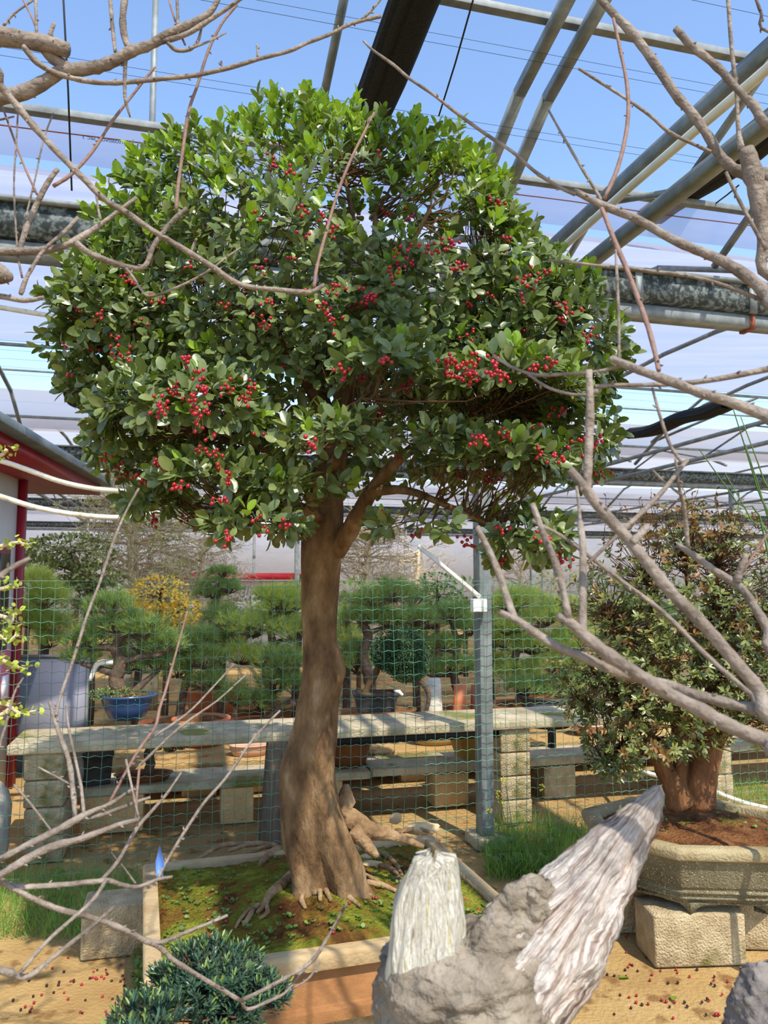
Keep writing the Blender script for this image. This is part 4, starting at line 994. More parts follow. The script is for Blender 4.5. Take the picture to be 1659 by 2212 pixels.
podo('lower dark green conifer bonsai tip beside the cloud-pruned one', 'brown clay pot holding the lower conifer bonsai', [(300, 2205, 70, 30, .09, 60), (350, 2215, 40, 30, .08, 30)], [(310, 2300, 20), (308, 2250, 16), (305, 2220, 10)], 1.42, 60)

# ------------------------------------------------------------------ deadwood in the foreground
mat('dead_clay', [(94, 84, 71), (130, 119, 104), (157, 146, 129)], scale=14, rough=0.95, bump=1.0, bscale=38, spots=((206, 204, 206), 11, 0.68), spec=0.1)
mat('dead_white', [(140, 116, 100), (222, 212, 190), (242, 236, 220), (220, 204, 152)], scale=4, rough=0.85, bump=0.9, bscale=12, stretch=(4, .7, 1), coord='UV', pos=[.30, .42, .54, .66], spec=0.15)
mat('dead_pink', [(128, 100, 86), (204, 186, 172), (232, 222, 212), (160, 140, 128)], scale=4, rough=0.85, bump=0.9, bscale=12, stretch=(4, .7, 1), pos=[.36, .45, .56, .66], coord='UV', spec=0.15)
mat('dead_orange', [(176, 112, 76), (214, 168, 130)], scale=12, rough=0.85, bump=0.6, bscale=40)
mat('bark_rough', [(70, 64, 62), (120, 112, 106), (150, 142, 134)], scale=10, rough=0.95, bump=1.0, bscale=30)
def woody(stns, Y, parent, name, m, amp, seed, depth=.55, nth=72, k=9, streak=0.0, jag=0.0, clump=0.0):
    """stations: (px,py,width px, dir angle deg of the width axis in the picture plane); a solid loft with real relief"""
    S = np.array([[x, y, w_] for x, y, w_, a in stns], float); Aa = np.array([a for *_, a in stns], float)
    S2, A2 = crom(S, Aa, k); r_ = np.random.default_rng(seed); phs = r_.uniform(0, 6.28, 12); n_ = len(S2)
    cen = np.array([at(x, y, Y) for x, y, w_ in S2]); hw = S2[:, 2] / 2 / F * Y
    jg = np.array([.5 + .5 * MN.noise(Vector((3.1 * math.cos(6.283 * j / nth) + seed, 3.1 * math.sin(6.283 * j / nth), 0))) + .35 * MN.noise(Vector((11 * math.cos(6.283 * j / nth), 11 * math.sin(6.283 * j / nth), seed))) for j in range(nth)])
    P = np.zeros((n_, nth + 1, 3)); tt = np.arange(n_)
    for i in range(n_):
        for j in range(nth):
            th = 2 * math.pi * j / nth
            u = i / (n_ - 1.0); ii = (u * (1 - jag * max(0, jg[j]) * u ** 3)) * (n_ - 1)
            c = np.array([np.interp(ii, tt, cen[:, q]) for q in range(3)]); h = np.interp(ii, tt, hw); h = h if jag == 0 or i < n_ - 3 else h * (.75 if i == n_ - 3 else .5 if i == n_ - 2 else .3)
            a = math.radians(np.interp(ii, tt, A2)); wx = np.array([math.cos(a), 0, math.sin(a)])
            f = 1 + amp * (.5 * math.sin(5 * th + phs[0] + .12 * i) + .35 * math.sin(9 * th + phs[1] - .1 * i)) + streak * (MN.noise(Vector((th * 4.0, ii * .05, seed))) + .6 * MN.noise(Vector((th * 11.0, ii * .09, seed + 5)))) * (1 if 0.15 < th < 6.13 else .3)
            p_ = c + wx * h * f * math.cos(th) + np.array([0, 1, 0]) * h * depth * f * math.sin(th)
            if clump:
                dn = unit(p_ - c); v3 = Vector(p_ * 26); p_ = p_ + dn * clump * (MN.noise(v3) + .7 * abs(MN.noise(v3 * 2.3)) + .4 * MN.noise(v3 * 5))
            P[i, j] = p_
        P[i, nth] = P[i, 0]
    mb = MB().grid(P); m_ = nth + 1
    mb.f.append(tuple(range(nth))[::-1]); mb.f.append(tuple((n_ - 1) * m_ + j for j in range(nth)))
    me = mb.mesh(name, m, True); uv = me.uv_layers.new(name='UVMap')
    idx = np.zeros(len(me.loops), np.int32); me.loops.foreach_get('vertex_index', idx)
    u_ = (idx % m_) / (m_ - 1.0) * 3.0; v_ = (idx // m_) / n_ * 1.2; uv.data.foreach_set('uv', np.stack([u_, v_], 1).astype(np.float32).ravel())
    return obj(name, me, parent)
DY = 1.05
db = at(1000, 2212, DY)
DW = thing('deadwood_stump', (db[0], db[1], 0), 'grey and white split deadwood stump with a long pointed blade', 'deadwood')
lowz = lambda x, y: None
woody([(1040, 3300, 430, 0), (1035, 2900, 430, 0), (1030, 2600, 430, 0), (1025, 2400, 420, 0), (1020, 2212, 390, 0), (1005, 2140, 360, 0), (1000, 2085, 330, 0), (1010, 2050, 290, 0), (1035, 2018, 210, 0), (1060, 1992, 90, 0)], DY, DW, 'clay_body', 'dead_clay', .03, 3, .75, clump=.014, jag=.05)
woody([(930, 2190, 150, 0), (925, 2120, 165, 0), (922, 2060, 158, 0), (924, 2010, 152, 2), (926, 1960, 142, 2), (930, 1910, 124, 2), (934, 1880, 104, 3), (938, 1850, 86, 4), (942, 1812, 62, 4)], DY - .03, DW, 'white_spire', 'dead_white', .05, 5, .42, streak=.13, jag=.28)
woody([(1010, 2330, 200, -20), (1075, 2200, 250, -22), (1140, 2095, 255, -25), (1185, 2035, 235, -28), (1230, 1975, 200, -30), (1275, 1915, 160, -30), (1318, 1855, 122, -30), (1355, 1800, 92, -30), (1390, 1752, 62, -28), (1412, 1722, 40, -28), (1432, 1692, 12, -28)], DY - .02, DW, 'pale_blade', 'dead_pink', .03, 9, .40, streak=.26, jag=.05, clump=.006)
woody([(1040, 2300, 230, -20), (1065, 2180, 240, -20), (1085, 2090, 205, -20), (1115, 2010, 140, -25), (1145, 1945, 95, -25), (1170, 1905, 60, -25), (1182, 1885, 20, -25)], DY - .032, DW, 'clay_ridge', 'dead_clay', .04, 12, .40, clump=.012, jag=.25)
sb_ = at(1690, 2212, 1.1)
ST = thing('bark_stump', (sb_[0], sb_[1], 0), 'dark rough-barked stump rising beside the sand and pot blocks', 'stump')
woody([(1760, 3200, 300, -35), (1740, 2700, 300, -35), (1710, 2400, 290, -38), (1690, 2290, 250, -40), (1680, 2220, 210, -42), (1680, 2160, 150, -45), (1690, 2110, 80, -45), (1700, 2080, 30, -45)], 1.12, ST, 'bark_mass', 'bark_rough', .06, 33, .6, clump=.014)

# ------------------------------------------------------------------ bare plum trees in the foreground
mat('plum_bark', [(92, 81, 70), (128, 115, 103), (156, 144, 131)], scale=22, rough=0.8, bump=0.5, bscale=90, spec=0.25)
mat('plum_red', [(112, 86, 74), (142, 112, 98)], scale=22, rough=0.75, bump=0.3)
mat('plum_bud', [(120, 70, 56), (150, 90, 72)], scale=20, rough=0.8)
mat('blue_tag', [(70, 110, 190), (110, 150, 215)], scale=6, rough=0.4)
def branch(parent, P_, Y0, Y1, m, name='branch', buds=True, anchor=None):
    n_ = len(P_); Ys = np.linspace(Y0, Y1, n_); pts = [at(x, y, Yk) for (x, y, w_), Yk in zip(P_, Ys)]; rad = [w_ / 2 / F * Yk for (x, y, w_), Yk in zip(P_, Ys)]
    if anchor is not None:
        off = [i for i in (0, -1) if P_[i][0] < 0 or P_[i][0] > 1659]
        if off:
            e = pts[off[0]]; a_ = np.array([anchor[0], anchor[1], e[2] * .85 + anchor[2] * .15]); mid = (e + a_) / 2
            r_ = rad[off[0]]
            if off[0] == 0: pts = [a_, mid] + pts; rad = [r_ * 1.25, r_ * 1.12] + rad
            else: pts = pts + [mid, a_]; rad = rad + [r_ * 1.12, r_ * 1.25]
    thick = max(p_[2] for p_ in P_)
    q_, rr = crom(np.array(pts), np.array(rad), 4)
    rr = rr * (1 + .05 * rng.normal(size=len(rr)))
    o = MB().tube(q_, rr, 10 if thick > 12 else 7, rough=.05).build(name, m, parent, True)
    if buds:
        bb = MB()
        for i in range(3, len(q_) - 2):
            if rng.random() < .22:
                tg = unit(q_[i + 1] - q_[i - 1]); sd = unit(np.cross(tg, rvec())); b0 = q_[i] + sd * rr[i] * .8
                bb.tube([b0, b0 + sd * .003 + tg * .002, b0 + sd * .005 + tg * .004], [.0022, .0016, .0005], 5)
        if bb.n: bb.build('buds', m, o, True, kind='stuff')
    return o
def trunk_of(parent, pts, rad, m, name='trunk'): return MB().tube(pts, rad, 14, smooth=4, rough=.08).build(name, m, parent, True)

# --- left tree, upper branches
LTX, LTY = -1.25, 1.45
LT = thing('plum_tree', (LTX, LTY, 0), 'bare plum tree whose thick twisted boughs overhang the shed end of the fence', 'tree')
trunk_of(LT, [(LTX, LTY, 0), (LTX + .03, LTY, .8), (LTX - .02, LTY + .02, 1.6), (LTX + .03, LTY, 2.2), (LTX, LTY, 2.8)], [.08, .065, .06, .05, .025], 'plum_bark')
UL = [('plum_bark', 1.40, 1.40, [(-60,225,38),(0,210,36),(50,200,34),(100,175,30),(130,155,28),(165,150,30),(210,145,28),(250,130,26),(285,110,26),(325,97,22),(370,70,19),(415,50,17),(450,30,14),(470,0,12),(480,-40,10)]),
      ('plum_bark', 1.40, 1.40, [(320,100,14),(350,90,13),(400,75,12),(450,45,11),(500,12,9),(530,-10,8)]),
      ('plum_bark', 1.38, 1.38, [(-60,70,44),(0,78,42),(60,88,40),(110,97,38),(145,108,34)]), ('plum_bark', 1.39, 1.40, [(95,100,30),(115,125,30),(150,148,26)]),
      ('plum_bark', 1.37, 1.50, [(50,100,14),(80,135,13),(115,155,12),(160,170,12),(220,179,11),(280,177,11),(350,170,10),(425,162,10),(500,145,10),(560,127,9),(625,110,9),(665,92,8),(710,75,8),(750,55,8),(780,45,8),(822,35,10)]),
      ('plum_bark', 1.49, 1.5, [(780,43,7),(800,25,6),(825,-5,5)]), ('plum_bark', 1.46, 1.46, [(557,125,6),(556,110,5),(555,97,5)]), ('plum_bark', 1.45, 1.45, [(480,147,5),(479,140,4),(478,132,4)]),
      ('plum_bark', 1.4, 1.4, [(270,-10,16),(265,50,16),(272,90,15),(282,108,14)]), ('plum_bark', 1.42, 1.4, [(237,-10,10),(243,60,9),(249,112,8)]), ('plum_bark', 1.4, 1.42, [(272,115,10),(270,150,9),(270,210,8),(281,253,4)]),
      ('plum_bark', 1.4, 1.42, [(362,92,9),(380,108,9),(410,107,8),(428,88,7),(437,55,5),(452,25,4)]), ('plum_bark', 1.4, 1.45, [(410,105,6),(450,90,5),(488,71,4)]), ('plum_bark', 1.4, 1.4, [(382,-10,7),(384,40,7),(385,75,8)]), ('plum_red', 1.41, 1.41, [(365,0,5),(380,50,5),(400,97,5)]),
      ('plum_red', 1.5, 1.45, [(512,10,6),(480,50,6),(450,110,7),(428,180,7),(408,240,8),(395,325,8),(385,400,8),(380,455,9)]),
      ('plum_bark', 1.45, 1.42, [(404,450,10),(375,475,11),(350,505,11),(330,535,11),(318,568,11),(300,580,12),(270,576,13),(230,562,13),(190,545,14),(165,525,15)]),
      ('plum_bark', 1.38, 1.46, [(-60,540,20),(0,543,19),(50,543,18),(100,540,17),(140,530,16),(170,515,15),(210,490,11),(250,460,9),(295,427,8)]), ('plum_bark', 1.44, 1.43, [(208,420,5),(212,450,6),(217,475,7)]),
      ('plum_bark', 1.3, 1.42, [(-30,150,18),(0,185,18),(30,220,17),(75,275,16),(125,330,15),(175,380,14),(225,430,13),(275,460,13),(325,495,12),(375,525,12),(425,555,12),(465,580,12),(500,605,12),(540,620,11),(600,626,11),(650,631,12),(675,630,11),(700,615,9)]),
      ('plum_red', 1.42, 1.5, [(678,622,9),(685,575,8),(705,500,7),(730,415,7),(760,340,6),(790,280,6),(808,243,5)]), ('plum_bark', 1.41, 1.42, [(465,575,6),(435,595,6),(380,622,6),(325,640,6),(305,625,6),(285,595,6),(272,580,7)]), ('plum_bark', 1.41, 1.45, [(465,575,5),(490,555,4),(520,535,3)]), ('plum_bark', 1.41, 1.41, [(411,550,6),(418,530,6),(425,515,5)]),
      ('plum_red', 1.5, 1.42, [(335,145,5),(310,175,6),(275,220,6),(240,265,7),(215,305,7),(185,345,8),(150,380,8),(115,402,9)]), ('plum_bark', 1.42, 1.4, [(124,365,11),(100,400,12),(75,450,13),(55,500,13),(42,540,12)]),
      ('plum_bark', 1.45, 1.4, [(115,245,4),(95,300,4),(75,390,4),(55,475,5),(45,535,6)]), ('plum_red', 1.45, 1.42, [(5,230,4),(30,300,5),(55,365,5),(80,420,5)]), ('plum_bark', 1.42, 1.4, [(40,220,4),(35,310,4),(30,400,4),(35,500,5),(40,560,5),(48,600,5)]),
      ('plum_bark', 1.42, 1.36, [(168,470,9),(135,505,9),(95,540,9),(60,595,10),(45,635,12)]), ('plum_bark', 1.35, 1.36, [(-40,640,12),(0,640,13),(40,648,12),(70,648,10),(95,642,8)]), ('plum_bark', 1.33, 1.33, [(-80,560,60),(-20,585,56),(8,595,40),(25,600,18)]),
      ('plum_bark', 1.42, 1.4, [(72,0,5),(30,30,5),(8,55,6)]), ('plum_red', 1.4, 1.39, [(50,0,5),(70,40,5),(85,80,6)]), ('plum_bark', 1.4, 1.39, [(77,0,7),(78,35,7),(79,72,7)]), ('plum_bark', 1.38, 1.38, [(117,50,9),(110,70,10),(103,90,10)]),
      ('plum_bark', 1.45, 1.42, [(30,252,4),(10,256,4),(-20,262,5)])]
for m_, y0, y1, P_ in UL: branch(LT, P_, y0, y1, m_, anchor=(LTX, LTY, 2.0))
# --- left tree, low bonsai with snaking branches
BTX, BTY = -.95, 1.25
BT = thing('plum_bonsai', (BTX, BTY, 0), 'low bare plum bonsai with grey snaking twigs before the planter block', 'bonsai')
trunk_of(BT, [(BTX, BTY, 0), (BTX + .02, BTY, .5), (BTX - .01, BTY, .9), (BTX + .02, BTY, 1.2)], [.07, .06, .05, .03], 'plum_bark')
LL = [('plum_bark', 1.22, 1.4, [(-40,1890,10),(0,1900,11),(30,1920,11),(80,1945,12),(130,1965,12),(190,1980,12),(250,2000,12),(310,2030,12),(345,2045,12),(370,2070,10),(425,2105,9),(475,2135,9),(520,2162,9)]),
      ('plum_bark', 1.33, 1.36, [(318,2031,9),(350,2035,9),(400,2015,8),(450,1995,7),(492,1977,6)]), ('plum_bark', 1.4, 1.45, [(520,2162,8),(575,2135,8),(630,2105,8),(675,2075,8),(705,2030,7),(730,1985,6),(750,1950,6)]),
      ('plum_bark', 1.4, 1.45, [(520,2160,8),(535,2180,7),(575,2165,7),(615,2145,6),(645,2110,5),(675,2070,5)]), ('plum_bark', 1.44, 1.45, [(630,2136,5),(665,2115,5),(692,2078,4)]),
      ('plum_bark', 1.2, 1.3, [(-40,1910,16),(0,1890,16),(50,1860,17),(110,1830,17),(165,1815,14),(220,1795,12),(260,1780,10),(300,1770,8)]),
      ('plum_bark', 1.22, 1.34, [(-40,1860,12),(0,1855,13),(40,1835,13),(90,1810,15),(130,1790,16),(165,1770,16),(200,1752,10),(240,1735,8),(285,1705,6)]), ('plum_bark', 1.31, 1.35, [(180,1770,9),(235,1755,9),(280,1738,8),(325,1722,6)]),
      ('plum_bark', 1.30, 1.33, [(163,1768,10),(157,1700,11),(148,1640,11),(130,1590,10),(117,1550,8),(107,1515,7)]), ('plum_bark', 1.32, 1.45, [(122,1545,7),(125,1525,7),(137,1485,7),(160,1420,7),(188,1330,7),(215,1260,6),(247,1165,6),(275,1100,5),(300,1055,5)]),
      ('plum_bark', 1.3, 1.36, [(182,1762,8),(175,1700,7),(165,1650,6),(150,1580,6),(142,1525,5)]), ('plum_bark', 1.3, 1.38, [(220,1900,9),(255,1860,8),(295,1790,8),(325,1755,7),(360,1715,6),(392,1668,4)]),
      ('plum_bark', 1.23, 1.36, [(-40,1905,12),(0,1907,12),(50,1915,12),(125,1912,11),(200,1905,11),(235,1902,10),(265,1912,9),(300,1915,8),(340,1900,7),(372,1894,6)]), ('plum_bark', 1.35, 1.5, [(340,1900,7),(360,1860,7),(400,1795,7),(440,1735,7),(480,1690,6),(510,1650,6),(540,1605,5),(580,1560,5),(605,1535,4)]),
      ('plum_red', 1.3, 1.32, [(295,1785,7),(295,1725,6),(302,1650,5)]), ('plum_red', 1.33, 1.45, [(235,1738,7),(265,1680,7),(300,1620,7),(335,1570,7),(345,1530,6),(358,1490,6),(378,1418,5),(405,1320,4)]), ('plum_bark', 1.39, 1.45, [(315,1602,6),(400,1545,5),(455,1490,4),(505,1435,4)]), ('plum_bark', 1.36, 1.45, [(300,1655,6),(390,1570,6),(470,1513,4),(537,1452,3)]),
      ('plum_bark', 1.32, 1.3, [(272,1640,5),(288,1715,5),(300,1770,6)]), ('plum_bark', 1.15, 1.08, [(247,1958,8),(200,2000,8),(150,2040,9),(100,2080,10),(60,2110,12),(30,2105,14),(-20,2090,16)]), ('plum_bark', 1.14, 1.09, [(230,1900,8),(200,1945,8),(150,1990,8),(100,2035,8),(45,2100,9)]),
      ('plum_bark', 1.3, 1.28, [(30,1695,5),(65,1735,5),(115,1800,5)]), ('plum_bark', 1.33, 1.31, [(82,1657,4),(120,1677,4),(152,1694,5)]), ('plum_bark', 1.32, 1.34, [(240,1840,4),(268,1875,4),(295,1912,5)]), ('plum_bark', 1.3, 1.4, [(-30,1630,6),(5,1590,6),(30,1500,5),(50,1465,4)])]
for m_, y0, y1, P_ in LL: branch(BT, P_, y0, y1, m_, anchor=(BTX, BTY, 1.0))
branch(BT, [(-60, 1285, 13), (-20, 1260, 12), (20, 1230, 12), (65, 1205, 8)], .95, .98, 'plum_bark', anchor=(BTX, BTY, 1.3))
g = at(345, 1895, 1.36)
tg_ = MB(); tg_.add([at(337, 1893, 1.36), at(352, 1893, 1.36), at(355, 1860, 1.36), at(345, 1825, 1.36), at(336, 1860, 1.36)] + [at(337, 1893, 1.361), at(352, 1893, 1.361), at(355, 1860, 1.361), at(345, 1825, 1.361), at(336, 1860, 1.361)], [(0, 1, 2, 3, 4), (9, 8, 7, 6, 5)] + [(i, (i + 1) % 5, 5 + (i + 1) % 5, 5 + i) for i in range(5)])
tg_.build('plant_tag', 'blue_tag', None, label='pointed blue plastic tag stuck on a grey twig', cat='tag')
# --- right tree
RTX, RTY = 1.05, 1.2
RT = thing('plum_tree', (RTX, RTY, 0), 'bare plum tree with pale cut branches reaching before the shrub', 'tree')
trunk_of(RT, [(RTX, RTY, 0), (RTX - .05, RTY, .4), (RTX + .05, RTY + .03, .8), (RTX - .04, RTY, 1.3), (RTX + .03, RTY - .03, 1.8), (RTX - .04, RTY, 2.2), (RTX, RTY, 2.6)], [.085, .07, .062, .055, .048, .04, .02], 'plum_bark')
RR = [('plum_bark', 1.45, 1.35, [(1290,-10,16),(1330,35,18),(1360,65,20),(1395,110,20),(1430,160,20),(1460,205,20),(1495,245,20),(1530,295,20),(1555,335,20),(1585,365,24),(1620,375,34),(1655,385,44),(1700,400,46)]),
      ('plum_bark', 1.33, 1.33, [(1612,322,36),(1628,380,46),(1640,450,34),(1650,520,26),(1668,600,22)]), ('plum_bark', 1.36, 1.36, [(1640,400,44),(1660,470,40),(1690,560,30)]),
      ('plum_bark', 1.25, 1.2, [(1460,62,17),(1495,100,17),(1550,145,18),(1590,190,18),(1630,230,20),(1680,280,22)]), ('plum_bark', 1.35, 1.33, [(1572,-10,9),(1580,100,9),(1590,190,9),(1595,280,10),(1602,325,16)]), ('plum_bark', 1.35, 1.35, [(1632,-5,7),(1645,30,7),(1665,70,7)]),
      ('plum_bark', 1.45, 1.38, [(1250,148,6),(1300,180,7),(1355,215,7),(1405,250,8),(1445,285,8),(1495,310,8),(1535,328,8)]), ('plum_red', 1.43, 1.3, [(1325,40,7),(1340,110,8),(1355,190,9),(1355,270,9),(1335,360,10),(1305,430,11)]), ('plum_bark', 1.36, 1.3, [(1185,238,5),(1220,300,6),(1255,360,7),(1280,400,8),(1309,450,9)]),
      ('plum_bark', 1.18, 1.32, [(1690,665,30),(1660,640,28),(1630,610,26),(1580,575,24),(1530,550,22),(1480,530,20),(1430,505,19),(1380,475,18),(1330,455,18),(1295,440,17),(1240,412,14)]), ('plum_bark', 1.31, 1.45, [(1242,420,8),(1210,405,8),(1155,370,8),(1110,330,8),(1050,290,8),(995,250,8),(930,200,7),(885,170,7),(850,140,7),(805,108,6),(785,88,5)]),
      ('plum_red', 1.3, 1.12, [(1300,450,10),(1325,515,11),(1355,585,12),(1380,650,12),(1403,717,12),(1418,777,11),(1423,800,10)]), ('plum_bark', 1.2, 1.12, [(1330,540,6),(1334,620,7),(1337,700,7),(1337,780,7)]), ('plum_bark', 1.3, 1.2, [(1185,562,6),(1260,570,6),(1330,578,7),(1400,585,8),(1480,595,8),(1560,615,9),(1650,650,10),(1700,672,12)]),
      ('plum_bark', 1.1, 1.0, [(1320,775,16),(1350,787,18),(1395,805,20),(1460,828,22),(1507,847,22),(1570,866,24),(1660,900,28),(1700,915,30)]), ('plum_bark', 1.12, 1.1, [(1285,835,10),(1333,832,9),(1380,832,10),(1440,830,12),(1507,825,12),(1570,815,13),(1660,797,14),(1700,790,14)]),
      ('plum_bark', 1.2, 1.1, [(1065,768,7),(1110,795,7),(1160,810,8),(1220,808,8),(1290,803,8),(1342,790,9)]), ('plum_bark', 1.16, 1.1, [(1140,808,6),(1180,835,7),(1225,850,7),(1265,853,7),(1290,845,12)]),
      ('plum_bark', .98, .97, [(1272,800,14),(1275,880,18),(1272,960,19),(1268,1045,20),(1264,1060,18)]), ('plum_bark', .97, .9, [(1232,1015,18),(1262,1052,22),(1300,1103,24),(1350,1157,26),(1378,1190,26),(1410,1230,26),(1455,1285,26),(1520,1350,28),(1580,1420,28),(1640,1490,30),(1700,1560,30)]), ('plum_bark', .94, .94, [(1366,1172,20),(1380,1158,17),(1400,1135,14)]),
      ('plum_bark', 1.05, 1.1, [(1270,1217,8),(1327,1163,10),(1380,1113,11),(1428,1065,11),(1485,993,9)]), ('plum_bark', 1.1, 1.12, [(1476,1003,8),(1450,965,8),(1431,915,8),(1409,838,6)]), ('plum_bark', 1.1, 1.15, [(1459,990,6),(1465,1040,7),(1472,1075,8),(1479,1106,9),(1486,1185,10)]), ('plum_bark', 1.12, 1.12, [(1409,1015,5),(1434,1040,6),(1470,1068,6)]),
      ('plum_bark', 1.15, 1.05, [(1463,1177,12),(1498,1199,14),(1545,1233,15),(1587,1259,18),(1609,1278,18),(1631,1313,18),(1660,1360,20),(1690,1410,20)]), ('plum_bark', 1.1, 1.1, [(1592,1258,16),(1602,1222,14),(1612,1197,12)]), ('plum_red', 1.1, 1.1, [(1604,1238,6),(1630,1195,6),(1662,1148,7),(1700,1090,7)]),
      ('plum_bark', 1.05, .95, [(1253,1128,14),(1259,1180,15),(1259,1270,17),(1259,1365,19),(1265,1378,18)]), ('plum_bark', 1.06, 1.05, [(1245,1050,6),(1250,1090,7),(1253,1132,8)]), ('plum_bark', 1.1, .95, [(1150,1125,7),(1213,1158,8),(1277,1205,9),(1340,1253,10),(1435,1325,10),(1530,1420,11),(1625,1503,12),(1680,1555,12)]),
      ('plum_bark', 1.0, .96, [(1150,1088,13),(1175,1155,15),(1201,1218,16),(1217,1278,16),(1228,1335,16)]), ('plum_bark', .97, .88, [(1205,1330,16),(1232,1345,22),(1277,1385,26),(1327,1423,28),(1387,1461,28),(1450,1502,28),(1514,1534,30),(1577,1569,32),(1660,1602,34),(1720,1625,34)]),
      ('plum_bark', 1.02, .9, [(1080,1323,14),(1115,1338,16),(1150,1363,18),(1200,1395,19),(1262,1420,20),(1340,1455,20),(1435,1478,22),(1500,1500,22),(1577,1520,24),(1660,1540,26),(1710,1552,26)]), ('plum_bark', 1.05, 1.01, [(1030,1138,12),(1058,1192,14),(1082,1250,15),(1098,1300,15),(1112,1338,16)]), ('plum_bark', 1.3, 1.3, [(1568, 372, 8), (1590, 420, 8), (1622, 480, 9), (1655, 540, 9)])]
for m_, y0, y1, P_ in RR: branch(RT, P_, y0, y1, m_, anchor=(RTX, RTY, 1.5))
# ------------------------------------------------------------------ bonsai behind the fence
mat('needle_light', [(148, 168, 68), (176, 194, 90), (198, 210, 114)], scale=3, rough=0.5, rand=0.25, trans=0.25)
mat('needle_mid', [(92, 120, 56), (122, 148, 74), (146, 168, 92)], scale=3, rough=0.5, rand=0.28, trans=0.2)
mat('ball_green', [(44, 72, 40), (62, 94, 54)], scale=6, rough=0.6, rand=0.3, trans=0.1)
mat('yew_green', [(104, 114, 58), (134, 142, 78)], scale=5, rough=0.5, rand=0.3, trans=0.12)
mat('leaf_yellow', [(222, 176, 40), (240, 206, 76), (206, 196, 90)], scale=5, rough=0.5, rand=0.2, trans=0.3)
mat('leaf_lime', [(150, 164, 56), (178, 188, 84)], scale=5, rough=0.5, rand=0.25, trans=0.25)
mat('leaf_green', [(92, 124, 58), (124, 154, 82)], scale=5, rough=0.4, rand=0.3, trans=0.15)
mat('bark_pine', [(70, 54, 44), (112, 90, 72)], scale=18, rough=0.95, bump=0.8, bscale=40)
mat('bark_pale', [(176, 156, 124), (206, 190, 160)], scale=14, rough=0.9, bump=0.4)
mat('bark_white', [(220, 212, 202), (238, 232, 224)], scale=14, rough=0.8)
mat('glaze_blue', [(40, 58, 92), (58, 82, 122)], scale=5, rough=0.25, spec=0.6)
mat('pot_black', [(32, 30, 32), (62, 58, 58)], scale=9, rough=0.5, stretch=(1, 1, 4))
mat('pot_brown', [(96, 56, 30), (128, 78, 42)], scale=6, rough=0.45)
mat('pot_pink', [(196, 150, 122), (216, 172, 146)], scale=6, rough=0.75)
mat('pot_tan', [(158, 128, 76), (184, 152, 98)], scale=6, rough=0.6)
mat('pot_terra', [(178, 98, 58), (206, 124, 80)], scale=6, rough=0.75)
mat('pot_yellow', [(150, 112, 44), (170, 132, 60)], scale=5, rough=0.6)
mat('stone_white', [(176, 166, 146), (212, 204, 188)], scale=14, rough=0.9, bump=0.6)
mat('brick_red', [(140, 76, 58), (168, 98, 76)], scale=8, rough=0.95, bump=0.4)
mat('roof_red', [(196, 34, 46), (214, 48, 58)], scale=6, rough=0.5)
needle = (np.array([(-.5, 0, 0), (.5, 0, 0), (.0, 1, .03)]), [(0, 1, 2)])
def round_pot(name, c, r, h, m, label, sx=1.0, sy=1.0, rot=0.0, flare=.78, rimw=.1, soil=True, cat='pot', group=None):
    t = thing(name, c, label, cat, group); c = np.asarray(c, float)
    MB().lathe(c, [(r * flare * .86, 0), (r * flare * .9, h * .06), (r * flare, h * .08), (r * (flare + 1) / 2 * 1.02, h * .5), (r * .97, h * .84), (r * 1.0, h * .86), (r * (1 + rimw), h * .93), (r * (1 + rimw), h), (r * .93, h), (r * .9, h * .88)], 28, sx, sy, rot).build('bowl', m, t, True)
    if soil: MB().lathe(c, [(r * .92, h * .9), (r * .6, h * 1.02), (.001, h * 1.1)], 20, sx, sy, rot, False).build('soil', 'potting_soil', t, True)
    return t
def rect_pot(name, c, sx, sy, h, m, label, rot=ANG, taper=.85, soil='potting_soil', cat='pot'):
    t = thing(name, c, label, cat); c = np.asarray(c, float); s2 = 1 / math.sqrt(2) * math.sqrt(2)
    prof = [(taper, 0), (taper, h * .08), (taper + (1 - taper) * .8, h * .8), (1.05, h * .84), (1.05, h), (.9, h), (.88, h * .86)]
    MB().lathe(c, [(a * math.sqrt(2) / 2, z) for a, z in prof], 4, sx, sy, rot, True, math.pi / 4).build('box', m, t, bevel=.006)
    MB().lathe(c, [(.9 * math.sqrt(2) / 2, h * .9), (.5, h * .97), (.001, h * 1.0)], 4, sx, sy, rot, False, math.pi / 4).build('soil', soil, t)
    return t
